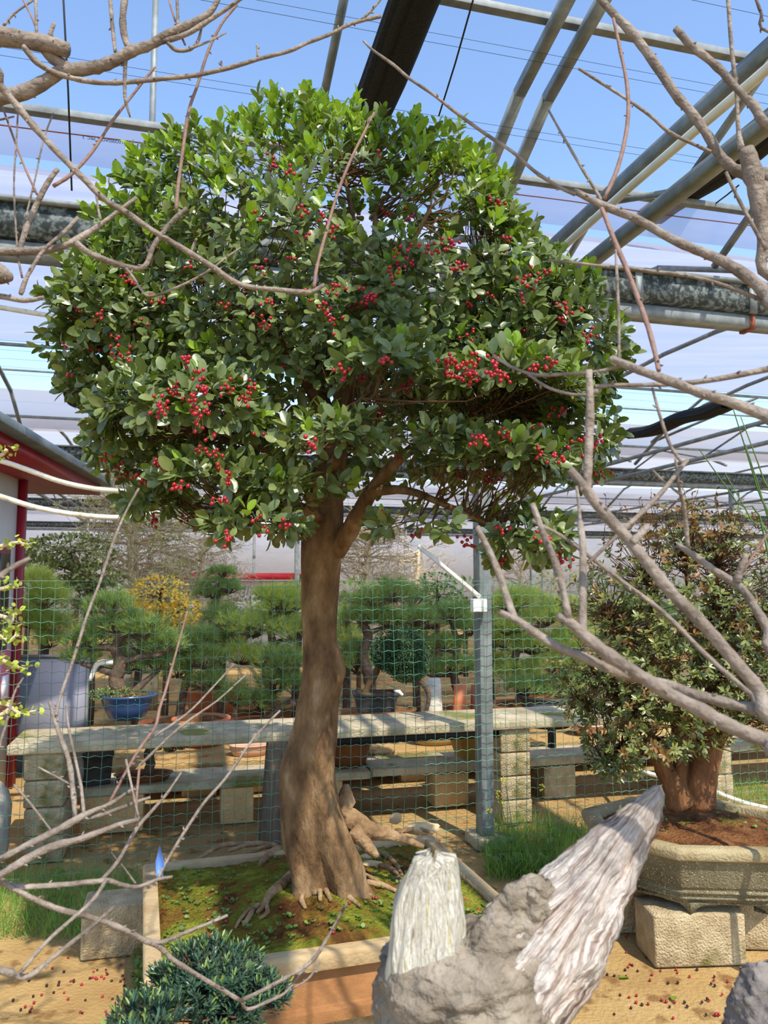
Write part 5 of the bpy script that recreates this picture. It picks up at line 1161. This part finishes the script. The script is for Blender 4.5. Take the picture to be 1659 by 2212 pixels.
def pine(label, Y, trunk, pads, m, nl=.07, base=None, dens=1.0, cat='pine', tm='bark_pine', extra=None, group=None, tuft=16, name='pine_bonsai', spread_=.75):
    """trunk: [(px,py,width)], pads: [(px,py,rx,ry,rz m)]; base: world point the trunk foot stands on"""
    pts = [at(x, y, Y) for x, y, w_ in trunk]; rad = [w_ / 2 / F * Y for x, y, w_ in trunk]
    if base is not None: pts = [np.asarray(base, float)] + pts; rad = [rad[0] * 1.2] + rad
    t = thing(name, pts[0], label, cat, group)
    MB().tube(pts, rad, 9, smooth=4, rough=.14).build('trunk', tm, t, True)
    tp, _ = crom(np.array(pts), np.array(rad), 6)
    bl = MB(); Ms = []
    for pd in pads:
        px, py, rx, ry, rz = pd[:5]; Yp = Y + (pd[5] if len(pd) > 5 else 0)
        c = at(px, py, Yp); ax = np.array([rx / F * Yp, rz, ry / F * Yp])
        j = int(np.argmin(np.linalg.norm(tp - c + [0, 0, .05], axis=1)))
        bl.tube([tp[j], .5 * (tp[j] + c) - [0, 0, .01], c - [0, 0, ax[2] * .6]], [rad[0] * .45, rad[0] * .35, rad[0] * .2], 6, True, smooth=3)
        ax[2] *= 1.25; nn = int(dens * 2300 * (ax[0] * ax[1] + ax[0] * ax[2]) * 1.4) + 8
        d_ = rvecs(nn); d_[:, 2] = np.where(d_[:, 2] < -.25, -d_[:, 2], d_[:, 2])
        lump = 1 + .28 * np.sin(4.1 * d_[:, 0] + px) * np.sin(3.7 * d_[:, 1] + py) + .15 * np.sin(9 * d_[:, 0] - px)
        p_ = c + d_ * ax * (rng.uniform(.55, 1.05, nn) * lump)[:, None]; dr = d_ * .6 + np.array([0, 0, .75]) + rvecs(nn) * .35; dr /= np.linalg.norm(dr, axis=1)[:, None]
        for k in range(0, nn, 5): bl.tube([c + d_[k] * ax * .1 - [0, 0, ax[2] * .5], p_[k] - dr[k] * .01], [.004, .002], 3, False)
        pr = np.repeat(p_, tuft, 0); yr = np.repeat(dr, tuft, 0) + rvecs(nn * tuft) * spread_
        Ms.append(frames(pr, yr, rvecs(len(pr)), nl * rng.uniform(.7, 1.1, len(pr)), np.full(len(pr), .0030 / nl)))
    Ms = np.concatenate(Ms)
    bl.build('branches', tm, t, True, kind='stuff')
    MB().inst(*needle, Ms).build('needles', m, t, False, kind='stuff')
    return t
def leafy(label, Y, trunk, pads, m, size=.03, base=None, dens=1.0, cat='shrub', tm='twig_bark', name='clipped_shrub', shell=.75, wid=.26, group=None):
    pts = [at(x, y, Y) for x, y, w_ in trunk]; rad = [w_ / 2 / F * Y for x, y, w_ in trunk]
    if base is not None: pts = [np.asarray(base, float)] + pts; rad = [rad[0] * 1.1] + rad
    t = thing(name, pts[0], label, cat, group)
    MB().tube(pts, rad, 8, smooth=3, rough=.1).build('trunk', tm, t, True)
    Ms = []; bl = MB(); bv, bf = leaf_mesh(w=wid, fold=.2, curl=.08, rows=1)
    for pd in pads:
        px, py, rx, ry, rz = pd[:5]; Yp = Y + (pd[5] if len(pd) > 5 else 0)
        c = at(px, py, Yp); ax = np.array([rx / F * Yp, rz, ry / F * Yp])
        nn = int(dens * 1.6 * (ax[0] * ax[2] + ax[0] * ax[1] + ax[1] * ax[2]) * 4 / (size * size))
        bl.tube([pts[-1], .5 * (pts[-1] + c), c], [rad[-1], rad[-1] * .8, rad[-1] * .5], 6, True)
        d_ = rvecs(nn); d_[:, 1] = np.where((d_[:, 1] > .3) & (rng.random(nn) < .5), -d_[:, 1], d_[:, 1])
        p_ = c + d_ * ax * rng.uniform(shell, 1.03, nn)[:, None]
        Ms.append(frames(p_, d_ + rvecs(nn) * .9, d_ + rvecs(nn) * .6 + np.array([0, 0, .4]), size * rng.uniform(.7, 1.2, nn), np.ones(nn)))
        for k in range(0, nn, 33): bl.tube([c, p_[k]], [.006, .002], 3, False)
    Ms = np.concatenate(Ms)
    bl.build('branches', tm, t, True, kind='stuff')
    MB().inst(bv, bf, Ms).build('foliage', m, t, True, kind='stuff')
    return t
def benchpt(px, py, z=BZ): return atz(px, py, z)
# on the long bench
bp = benchpt(258, 1562); round_pot('glazed_pot', (bp[0], bp[1] + .14, BZ), .155, .155, 'glaze_blue', 'deep blue glazed bowl pot standing on the long bench', 1.08, .85, ANG, .66, .1)
YB = bp[1] + .14
BPN = pine('pine bonsai with layered pads growing in the blue pot', YB, [(258, 1495, 34), (252, 1462, 30), (262, 1430, 26), (250, 1400, 22), (262, 1370, 18), (258, 1335, 12)],
     [(240, 1315, 55, 24, .12), (190, 1390, 52, 26, .12), (310, 1365, 60, 28, .12, -.05), (250, 1355, 60, 24, .14), (350, 1400, 55, 24, .10), (175, 1425, 40, 14, .1), (340, 1440, 34, 18, .1, .1)], 'needle_mid', .075, (bp[0], YB, BZ + .13), 1.2)
px_tube([(245, 1430, 12), (215, 1432, 12), (203, 1448, 11), (195, 1470, 8)], BPN, 'bark_white', 'dead_branch', YB - .02, label='bleached white dead branch')
leafy('fine green groundcover spilling in the blue pot', YB - .05, [(258, 1520, 8), (258, 1505, 6)], [(225, 1500, 34, 12, .08), (285, 1500, 36, 14, .08), (250, 1495, 40, 10, .08)], 'leaf_green', .014, None, .5, 'groundcover', name='groundcover')
bp = benchpt(810, 1540); rect_pot('black_pot', (bp[0], bp[1] + .10, BZ), .29, .2, .125, 'pot_black', 'cracked black rectangular pot standing on the long bench', math.radians(6))
YB2 = bp[1] + .1
MB().tube([at(852, 1493, YB2 - .07), at(862, 1494, YB2 - .08), at(870, 1502, YB2 - .09)], [.008, .013, .009], 8).build('pot_patch', 'bark_white', None, True, label='pale rolled lump on the corner of the black pot', cat='stone')
leafy('dark clipped ball shrub on a leaning stem in the black pot', YB2, [(795, 1485, 16), (806, 1465, 15), (815, 1445, 14), (822, 1430, 12)], [(863, 1405, 62, 50, .16), (880, 1440, 44, 32, .13), (838, 1412, 36, 34, .13)], 'ball_green', .018, (at(788, 1500, YB2)), 3.2, 'topiary', name='ball_topiary', shell=.7)
# on the low bench
def lowpt(px, v): Y = Yv(px, v); return np.array([at(px, 1620, Y)[0], Y, LZ])      # spot on the low bench
bp = lowpt(752, 5.19); round_pot('round_pot', bp, .165, .21, 'pot_brown', 'brown glazed round pot on the low bench behind the trunk', flare=.72, rimw=.12)
MB().tube([np.array([bp[0] - .02, bp[1], LZ + .19]), np.array([bp[0] - .05, bp[1], LZ + .235]), np.array([bp[0] - .04, bp[1], LZ + .27])], [.05, .035, .025], 8, smooth=3, rough=.25).build('root_stump', 'bark_pine', None, True, label='tangled dark root stump growing in the brown round pot', cat='stump')
bp = lowpt(540, 5.66); round_pot('oval_pot', bp, .15, .08, 'pot_pink', 'pinkish shallow oval pot on the low bench near the timber prop', 1.0, .7, ANG, .8, .06, False)
bp = lowpt(942, 5.70); round_pot('oval_pot', bp, .2, .085, 'pot_tan', 'wide tan oval tray on the low bench near the column', 1.0, .7, ANG, .84, .04, False)
bp = lowpt(1012, 5.17); rect_pot('square_pot', bp, .24, .24, .2, 'pot_yellow', 'dark rimmed yellow-brown square pot behind the tall column', math.radians(20), .6)
bp = lowpt(312, 5.12); round_pot('flat_tray', bp, .17, .045, 'pot_brown', 'shallow mossy oval tray holding a small pine on the low bench', 1.0, .6, ANG, .85, .05)
pine('small pine leaning out over the shallow tray', bp[1], [(325, 1650, 20), (322, 1625, 20), (330, 1610, 14), (345, 1605, 10)], [(370, 1618, 30, 10, .08), (395, 1612, 24, 10, .08)], 'needle_mid', .075, (bp[0] + .02, bp[1], LZ + .03), 1.0)
bp = lowpt(1268, 5.70); round_pot('oval_pot', bp, .13, .09, 'pot_pink', 'small pink round pot on the low bench behind the shrub', flare=.6, soil=False)
bp = lowpt(205, 5.14)
rect_pot('plastic_crate', bp, .17, .2, .2, 'pot_black', 'black plastic crate tipped beside the shed end pier', math.radians(35), .9)
bpb = lowpt(168, 5.07) + [.02, .02, 0]; P = []
for i in range(8):
    ph = math.pi * i / 7; P.append([(bpb[0] - .02 + .055 * math.sin(ph) * (1 + .2 * math.sin(3 * a + i)) * math.cos(a), bpb[1] - .02 + .05 * math.sin(ph) * math.sin(a), LZ + .13 - .125 * math.cos(ph)) for a in np.linspace(0, 2 * math.pi, 15)])
P = np.array(P); P[:, -1] = P[:, 0]; MB().grid(P).build('plastic_bag', 'bag_plastic', None, True, label='crumpled white plastic bag by the black crate', cat='bag')
bl_ = at(5, 1660, 4.0); P = []
for i in range(9):
    ph = math.pi * i / 8; P.append([(bl_[0] - .14 + .15 * math.sin(ph) ** .7 * (1 + .12 * math.sin(3 * a + i)) * math.cos(a), bl_[1] + .10 + .12 * math.sin(ph) * math.sin(a), .24 - .24 * math.cos(ph)) for a in np.linspace(0, 2 * math.pi, 19)])
P = np.array(P); P[:, -1] = P[:, 0]; MB().grid(P).build('plastic_sack', 'bag_plastic', None, True, label='large wrinkled white plastic sack beside the shed end pier', cat='bag')

# pines in pots further back
def ground_pot(px, Y, r, h, m, label, z=0.0):
    x = at(px, 1300, Y)[0]; round_pot('bonsai_pot', (x, Y, z), r, h, m, label, soil=True); return np.array([x, Y, z + h * .9])
PY = Yv(575, 7.75); b = ground_pot(575, PY, .28, .3, 'pot_brown', 'brown pot of the bright spreading pine beyond the trunk')
pine('bright green spreading pine left of the bare trunk', PY, [(585, 1500, 22), (575, 1450, 20), (590, 1400, 18), (580, 1350, 14)], [(610, 1310, 62, 28, .25), (545, 1360, 66, 28, .25), (630, 1370, 50, 26, .25), (520, 1420, 50, 24, .22), (600, 1430, 60, 24, .25), (590, 1290, 40, 16, .2)], 'needle_light', .10, b, .75)
PY = Yv(560, 6.95); b = ground_pot(560, PY, .24, .28, 'pot_terra', 'terracotta pot of the low tangled pine behind the bench')
pine('low pine with tangled black wired branches behind the bench', PY, [(600, 1540, 18), (585, 1520, 16), (560, 1510, 14), (530, 1505, 10)], [(610, 1440, 50, 34, .2), (640, 1490, 40, 26, .18), (510, 1510, 42, 26, .2), (560, 1520, 40, 22, .2), (600, 1480, 44, 24, .18)], 'needle_mid', .09, b, .8)
b = ground_pot(85, 7.6, .3, .35, 'pot_terra', 'terracotta pot of the light pine beside the shed')
pine('light green drooping pine beside the shed corner', 7.6, [(95, 1400, 20), (90, 1350, 18), (95, 1300, 14), (80, 1260, 10)], [(75, 1265, 36, 24, .25), (100, 1300, 44, 22, .25), (70, 1345, 40, 22, .25), (115, 1360, 36, 22, .25), (110, 1390, 32, 14, .2)], 'needle_light', .14, b, .7, tuft=18)
PY = Yv(800, 7.0); b = ground_pot(800, PY, .3, .3, 'pot_brown', 'brown pot of the crooked-trunk pine beyond the black pot')
pine('pine with a thick crooked trunk beyond the ball topiary', PY, [(800, 1480, 24), (790, 1440, 24), (785, 1410, 22), (795, 1375, 20), (785, 1345, 18), (800, 1320, 12)], [(790, 1335, 52, 20, .25), (850, 1285, 50, 24, .25), (900, 1340, 56, 20, .25), (840, 1345, 50, 18, .25), (770, 1425, 26, 34, .2, .1), (800, 1300, 44, 16, .22)], 'needle_mid', .09, b, .9)
PY = Yv(1000, 6.95); b = ground_pot(1000, PY, .24, .32, 'pot_terra', 'tall terracotta pot of the flat-padded pine behind the column')
pine('pine with flat pads right behind the tall column', PY, [(985, 1480, 18), (980, 1440, 16), (990, 1400, 14), (980, 1360, 12)], [(970, 1330, 50, 18, .2), (960, 1395, 46, 20, .22), (985, 1445, 60, 18, .2), (1020, 1360, 40, 20, .2), (930, 1455, 34, 12, .18)], 'needle_mid', .085, b, 1.0)
PY = Yv(1120, 7.1); b = ground_pot(1120, PY, .3, .3, 'pot_terra', 'terracotta pot of the broad pine near the shrub')
pine('broad bright pine between the column and the shrub', PY, [(1125, 1490, 20), (1110, 1440, 20), (1120, 1390, 16), (1110, 1340, 12)], [(1120, 1300, 60, 22, .28), (1180, 1340, 60, 22, .28), (1095, 1360, 46, 20, .25), (1150, 1400, 60, 22, .28), (1200, 1440, 56, 22, .28), (1120, 1460, 60, 22, .25), (1090, 1310, 40, 16, .22)], 'needle_light', .095, b, .75)
PY = Yv(1180, 6.12); b = ground_pot(1180, PY, .24, .26, 'pot_black', 'black pot of the low pine hidden by the shrub', z=LZ)
pine('low green pine half hidden by the shrub leaves', PY, [(1190, 1530, 16), (1170, 1500, 14), (1150, 1480, 10)], [(1130, 1490, 46, 20, .2), (1200, 1500, 50, 22, .2), (1240, 1480, 40, 20, .2)], 'needle_mid', .085, b, .9)
PY = Yv(390, 6.98); b = ground_pot(390, PY, .3, .3, 'pot_terra', 'terracotta pot of the grey-green pine right of the blue pot')
pine('grey-green pine with loose needles right of the blue pot', PY, [(400, 1480, 16), (410, 1440, 15), (400, 1400, 12)], [(400, 1400, 50, 26, .25), (440, 1430, 46, 24, .25), (380, 1450, 44, 22, .25), (450, 1480, 40, 24, .25), (430, 1380, 40, 16, .2)], 'needle_mid', .10, b, .7)
# clipped broadleaf and conifer trees behind
leafy('rounded bright yellow shrub with autumn-gold leaves', 7.4, [(360, 1430, 14), (355, 1390, 12), (350, 1350, 10)], [(345, 1285, 62, 40, .3), (320, 1330, 50, 28, .28), (395, 1320, 42, 24, .26), (380, 1350, 40, 18, .22)], 'leaf_yellow', .045, np.array([at(360, 1300, 7.4)[0], 7.4, 0.]), 1.2, 'shrub', name='yellow_shrub')
leafy('wide olive cloud-pruned yew with a dark layered crown', 8.2, [(190, 1400, 34), (195, 1330, 30), (200, 1270, 24), (170, 1230, 18)], [(155, 1190, 92, 34, .5), (100, 1210, 44, 26, .3), (205, 1245, 62, 18, .35), (175, 1260, 70, 12, .35), (200, 1300, 40, 14, .3)], 'yew_green', .06, np.array([at(190, 1300, 8.2)[0], 8.2, 0.]), 1.5, 'yew', 'bark_pine', 'yew_tree')
leafy('lime green clipped shrub behind the crooked pine', 9.0, [(775, 1400, 10), (775, 1330, 8)], [(775, 1275, 34, 26, .3), (810, 1290, 34, 18, .3), (760, 1300, 30, 16, .25)], 'leaf_lime', .06, np.array([at(775, 1300, 9)[0], 9, 0.]), .6)
leafy('layered pale-leaved shrub left of the column box', 8.0, [(945, 1400, 12), (945, 1340, 10)], [(945, 1255, 38, 16, .3), (950, 1285, 48, 20, .32), (960, 1320, 50, 14, .3), (985, 1300, 30, 14, .25)], 'leaf_green', .05, np.array([at(945, 1300, 8)[0], 8, 0.]), .65)
pine('small green cypress bonsai with stepped pads before the red roof', 8.8, [(462, 1330, 20), (465, 1300, 18), (475, 1270, 14), (480, 1245, 8)], [(480, 1240, 32, 12, .25), (470, 1265, 40, 12, .25), (455, 1285, 40, 10, .25), (500, 1275, 26, 10, .2)], 'needle_mid', .07, np.array([at(462, 1300, 8.8)[0], 8.8, .25]), 1.0, name='cypress_bonsai', cat='bonsai')
b = ground_pot(462, 8.8, .3, .3, 'pot_terra', 'terracotta pot of the small stepped cypress')
# bare twiggy trees
def bare(label, Y, root_px, top, n_, m, spreadx, name='bare_tree', leafm=None, group=None):
    base = np.array([at(root_px, 1300, Y)[0], Y, 0.0]); t = thing(name, base, label, 'tree', group)
    topp = at(top[0], top[1], Y)
    tr = [base, base * .66 + topp * .34 + [.05, 0, 0], base * .33 + topp * .67 - [.04, 0, 0], topp]
    MB().tube(tr, [.11, .09, .06, .02], 9, smooth=4, rough=.1).build('trunk', m, t, True)
    tp, _ = crom(np.array(tr), np.zeros(4), 8); bl = MB(); Ms = []; sx = spreadx / F * Y
    for i in range(n_):
        j = rng.integers(9, len(tp)); p0 = tp[j]; up = (j - 9) / (len(tp) - 9)
        d_ = unit(np.array([rng.normal(), rng.normal() * .7, rng.uniform(-.1, .55)])); L_ = sx * rng.uniform(.5, 1.0) * (1 - .45 * up)
        p1 = p0 + d_ * L_ * .5 + rvec() * .06; p2 = p0 + d_ * L_ + np.array([0, 0, -.05]) + rvec() * .1
        bl.tube([p0, p1, p2], [.014, .009, .004], 5, False, smooth=3)
        for k in range(9):
            q0 = p0 + (p2 - p0) * rng.uniform(.25, 1); q1 = q0 + unit(d_ + rvec() * 1.1) * rng.uniform(.08, .28); q2 = q1 + unit(d_ + rvec() * 1.2) * .12
            bl.tube([q0, q1, q2], [.005, .0035, .002], 3, False)
            if leafm and rng.random() < .9:
                for _ in range(4): Ms.append(frame(q1 + (q2 - q1) * rng.random() + rvec() * .02, rvec(), rvec(), rng.uniform(.02, .04)))
    bl.build('twigs', m, t, True, kind='stuff')
    if Ms: MB().inst(*leaf_mesh(w=.3, rows=1), Ms).build('leaf_sprays', leafm, t, True, kind='stuff')
bare('tall tan twiggy tree just breaking into leaf behind the yew', 9.6, 285, (300, 1010), 170, 'bark_pale', 210, leafm='leaf_lime')
bare('spreading pale bare tree behind the yellow shrub', 10.5, 450, (440, 1170), 90, 'bark_pale', 170)
bare('pale bare tree beyond the crooked pine', 11.5, 800, (800, 1150), 100, 'bark_pale', 190)
bare('pale bare tree beyond the wire fence right of the trunk', 12.5, 905, (905, 1190), 46, 'bark_pale', 150)
bare('bare tan tree close to the shrub far behind', 11, 1130, (1130, 1210), 50, 'bark_pale', 150)
# a second row of pines and clipped trees further back fills the view between the trunks
for (px, Y, lab, m_, pads_) in ((640, 8.6, 'yellow-green pine showing in the gap left of the trunk', 'needle_light', [(640, 1300, 46, 26, .3), (600, 1330, 46, 24, .3), (660, 1360, 40, 24, .3)]),
        (480, 8.0, 'soft green pine behind the stepped cypress', 'needle_mid', [(480, 1340, 50, 26, .3), (520, 1380, 46, 24, .3), (450, 1390, 46, 24, .3)]),
        (750, 8.2, 'bright pine right against the trunk edge', 'needle_light', [(750, 1390, 40, 30, .3), (770, 1440, 40, 26, .3), (745, 1340, 36, 20, .25)]),
        (900, 8.8, 'dense pine filling the gap above the ball topiary', 'needle_mid', [(890, 1300, 50, 24, .3), (930, 1345, 50, 22, .3), (880, 1380, 44, 22, .3), (930, 1420, 44, 24, .3)]),
        (1060, 8.4, 'sunny pine just right of the tall column', 'needle_light', [(1060, 1330, 46, 24, .3), (1090, 1390, 50, 24, .3), (1060, 1440, 44, 24, .3)]),
        (1230, 7.8, 'sunny wide pine behind the shrub edge', 'needle_light', [(1220, 1330, 56, 26, .3), (1250, 1390, 56, 26, .3), (1200, 1400, 50, 24, .3), (1260, 1460, 50, 26, .3)]),
        (1400, 8.6, 'green pine seen through the shrub twigs', 'needle_mid', [(1400, 1340, 60, 30, .3), (1450, 1400, 60, 30, .3), (1380, 1430, 60, 30, .3)]),
        (300, 7.9, 'soft pine behind the blue-potted pine', 'needle_mid', [(300, 1390, 46, 26, .3), (340, 1430, 46, 24, .3), (280, 1440, 40, 24, .3)])):
    pine(lab, Y, [(px, 1430, 16), (px + 6, 1380, 14), (px - 4, 1330, 10)], pads_, m_, .11, np.array([at(px, 1300, Y)[0], Y, 0.]), .55)
# far hedge of mixed nursery trees
for i, px in enumerate(range(60, 1640, 105)):
    Yh = 14.5 + 2.2 * math.sin(i * 1.9) if not 380 < px < 660 else 14.2
    if i == 6: Yh = 13.7
    if i == 15: Yh = 15.7
    leafy('distant mixed green nursery shrub before the end wall', Yh, [(px, 1330, 10), (px, 1300, 9)], [(px + rng.uniform(-15, 15), 1290 + 14 * math.sin(i * 2.7), 62, 36 + 12 * math.sin(i * 1.3), .6), (px + 40, 1320, 55, 30, .6)], ['leaf_green', 'yew_green', 'leaf_lime'][i % 3], .12, np.array([at(px, 1300, Yh)[0], Yh, 0.]), .45, name='nursery_shrub', group='distant nursery shrubs')
# low building with red roof edge
hb = at(520, 1260, 17.0)
t = thing('low_building', (hb[0], hb[1], 0), 'low white building with a bright red roof edge', 'building')
MB().box((hb[0], hb[1] + 1, .75), (2.6, 2, 1.5)).build('wall', 'white_paint', t)
MB().box((hb[0], hb[1] + .9, 1.6), (3.0, 2.4, .14)).build('roof', 'roof_red', t)
MB().box((hb[0] - .95, hb[1] - .02, .9), (.1, .06, 1.2)).build('door_post', 'roof_red', t)
# pieces behind the bench near the column
def post_piece(name, px0, px1, py0, py1, v, m, label, cat):        # stands on the low bench
    Y = Yv((px0 + px1) / 2, v); a, b_ = at(px0, py1, Y), at(px1, py0, Y); zb = LZ; b_[2] -= LZ
    wd = b_[0] - a[0]
    return MB().lathe(((a[0] + b_[0]) / 2, Y, zb), [(wd * .62, 0), (wd * .58, .1), (wd * .5, (b_[2]) * .6), (wd * .44, b_[2])], 10, 1, .8, .3).build(name, m, None, True, label=label, cat=cat)
post_piece('stone_stand', 918, 955, 1465, 1530, 6.2, 'stone_white', 'rough white stone stand left of the terracotta pot', 'stand')
post_piece('terracotta_pot', 978, 1010, 1478, 1530, 6.15, 'pot_terra', 'tall narrow terracotta pot seen over the bench left of the column', 'pot')
post_piece('terracotta_pot', 1016, 1042, 1480, 1530, 6.15, 'brick_red', 'dusky red pot seen over the bench against the column', 'pot')
px_tube([(905, 1470, 10), (922, 1488, 12), (926, 1510, 10), (920, 1545, 8), (916, 1592, 8)], None, 'bark_pine', 'bent_branch', Yv(918, 6.03), label='bent brown branch leaning against the white stone stand', cat='branch')
for px, v, z_, r, mm, lab in ((850, 6.15, LZ, .17, 'pot_brown', 'brown bowl on the low bench beyond the black pot'), (1085, 5.72, LZ, .15, 'pot_terra', 'orange clay bowl on the low bench right of the column'), (1380, 5.95, LZ, .2, 'pot_terra', 'terracotta tray on the low bench behind the shrub'), (110, 7.43, 0, .22, 'pot_terra', 'red clay planter on the sand behind the grey board'), (690, 6.1, LZ, .16, 'pot_tan', 'tan bowl on the low bench hidden behind the trunk'), (440, 6.1, LZ, .2, 'pot_terra', 'wide clay pot on the low bench behind the long bench')):
    Y = Yv(px, v); x = at(px, 1300, Y)[0]; round_pot('clay_bowl', (x, Y, z_), r, .3 if z_ == 0 else .2, mm, lab)
# further slab bench far back
t = thing('far_bench', uvz(0, 9.65, 0), 'pale concrete bench far behind the first pines', 'bench')
slab(t, -3.2, 4.5, 9.48, 9.84, .52, .06, 'concrete', 'slab')
for u in (-2.6, -.4, 1.8, 4.0): MB().box(uvz(u, 9.66, .23), (.25, .3, .46), axes=(U, V, Z)).build('pier', 'concrete_block', t)
# hose on the right
hp = [uvz(touv(lowpt(1330, 5.05))[0], 5.06, LZ + .024), uvz(touv(atv(1362, 1655, 4.7))[0], 4.72, .29)] + [atv(x, y, 4.38) for x, y in ((1395, 1668), (1450, 1682), (1520, 1700), (1575, 1722), (1625, 1738))] + [uvz(touv(atv(1690, 1745, 4.36))[0], 4.36, .016), uvz(touv(atv(1800, 1745, 4.36))[0], 4.36, .016)]
for q_ in hp: q_[2] = max(q_[2], .016)
MB().tube(hp, .013, 8, smooth=5).build('garden_hose', 'old_pipe', None, True, label='pale hose curving behind the octagonal pot', cat='hose')
# flowering weeds at the fence
for i, (px, py) in enumerate(((1090, 1685), (1076, 1715), (1057, 1755), (1082, 1730), (1170, 1702))):
    top = at(px, py, 4.15); x, y = top[0] + .02, 4.12; t = thing('wild_mustard', (x, y, 0), 'thin yellow-flowered weed growing by the tall column', 'weed', 'yellow flowering weeds')
    MB().tube([(x, y, 0), (x + .01, y, top[2] * .5), top], [.0025, .002, .0012], 5, smooth=3).build('stem', 'weed', t, True)
    Ms = [frame(top + rvec() * .014, unit(rvec() + [0, -.5, .5]), np.array([0, -1, .5]), .011) for _ in range(12)]
    MB().inst(cb, cf, Ms).build('flower', 'yellow_flower', t, True, kind='stuff')
    Ms = [frame(np.array([x, y, .02 + .04 * k]), unit(np.array([math.cos(2.4 * k), math.sin(2.4 * k), .6])), Z, .06) for k in range(6)]
    MB().inst(bvL, bfL, Ms).build('leaf', 'weed', t, True, kind='stuff')
Ms = []
for _ in range(26):
    p_ = atz(rng.uniform(1060, 1180), rng.uniform(1850, 1890), 0)
    for k in range(5): Ms.append(frame(p_, unit(np.array([math.cos(1.25 * k + p_[0]), math.sin(1.25 * k), .8])), Z, rng.uniform(.05, .11)))
MB().inst(bvL, bfL, Ms).build('broadleaf_weeds', 'weed', None, True, kind='stuff', label='broad-leaved weeds at the foot of the planter and column', cat='weed')
Ms = []
for _ in range(60):
    p_ = atz(rng.uniform(285, 325), rng.uniform(2085, 2200), 0); 
    for k in range(4): Ms.append(frame(p_ + [0, 0, rng.uniform(0, .06)], unit(rvec() + [0, 0, .6]), Z, rng.uniform(.012, .03)))
MB().inst(cb, cf, Ms).build('broadleaf_weeds', 'clover', None, True, kind='stuff', label='fresh green weeds against the left foot of the planter', cat='weed')
# green wands at the right edge and leafy twig at the left edge
t = thing('wand_shrub', (at(1640, 1300, 2.9)[0] + .1, 2.9, 0), 'thin green whippy wands rising behind the shrub', 'shrub')
for i, (x0, y0, x1, y1) in enumerate(((1680, 1240, 1575, 855), (1690, 1180, 1600, 900), (1690, 1260, 1610, 960), (1660, 1200, 1510, 970), (1670, 1230, 1565, 1020))):
    b0 = np.array([at(1700, 1300, 2.9)[0] + .01 * i, 2.9, 0.0])
    MB().tube([b0, at(x0, y0, 2.9), at((x0 + x1) / 2 + 6, (y0 + y1) / 2, 2.9), at(x1, y1, 2.9)], [.006, .004, .003, .0018], 5, smooth=4).build('wand', 'weed', t, True)
tw0 = at(-60, 1560, 1.7)
t = thing('leafy_bonsai', (tw0[0], tw0[1], 0), 'pale-twigged bonsai unfolding small green leaves beside the shed', 'bonsai')
MB().tube([(tw0[0] - .1, 1.7, 0), (tw0[0] - .08, 1.7, .8), (tw0[0] - .1, 1.7, 1.5), (tw0[0] - .05, 1.7, 2.1)], [.05, .04, .03, .015], 9, smooth=4).build('trunk', 'bark_pale', t, True)
Ms = []
for P_ in ([(-60, 1380), (0, 1375), (20, 1385), (35, 1370)], [(-60, 1410), (0, 1425), (30, 1440), (60, 1445)], [(-60, 1530), (10, 1520), (40, 1540), (78, 1535)], [(-60, 1560), (0, 1545), (20, 1530)], [(-60, 1185), (0, 1180), (35, 1172), (62, 1176)], [(-60, 1010), (0, 985), (15, 970)], [(-60, 1275), (0, 1272), (20, 1265)], [(-60, 1360), (0, 1330), (25, 1345), (28, 1320)]):
    pts = [np.array([tw0[0] - .09, 1.7, at(P_[0][0], P_[0][1], 1.7)[2] - .03])] + [at(x, y, 1.7) for x, y in P_]
    MB().tube(pts, [.009, .006, .005, .004, .002][:len(pts)], 6, smooth=3, rough=.1).build('twig', 'bark_pale', t, True)
    for q_ in pts[2:]:
        for _ in range(14): Ms.append(frame(q_ + rvec() * np.array([.02, .02, .012]), unit(rvec() + [0, 0, .5]), unit(rvec() + [0, 0, 1]), rng.uniform(.008, .016)))
MB().inst(cb, cf, Ms).build('leaf_sprays', 'leaf_lime', t, True, kind='stuff')
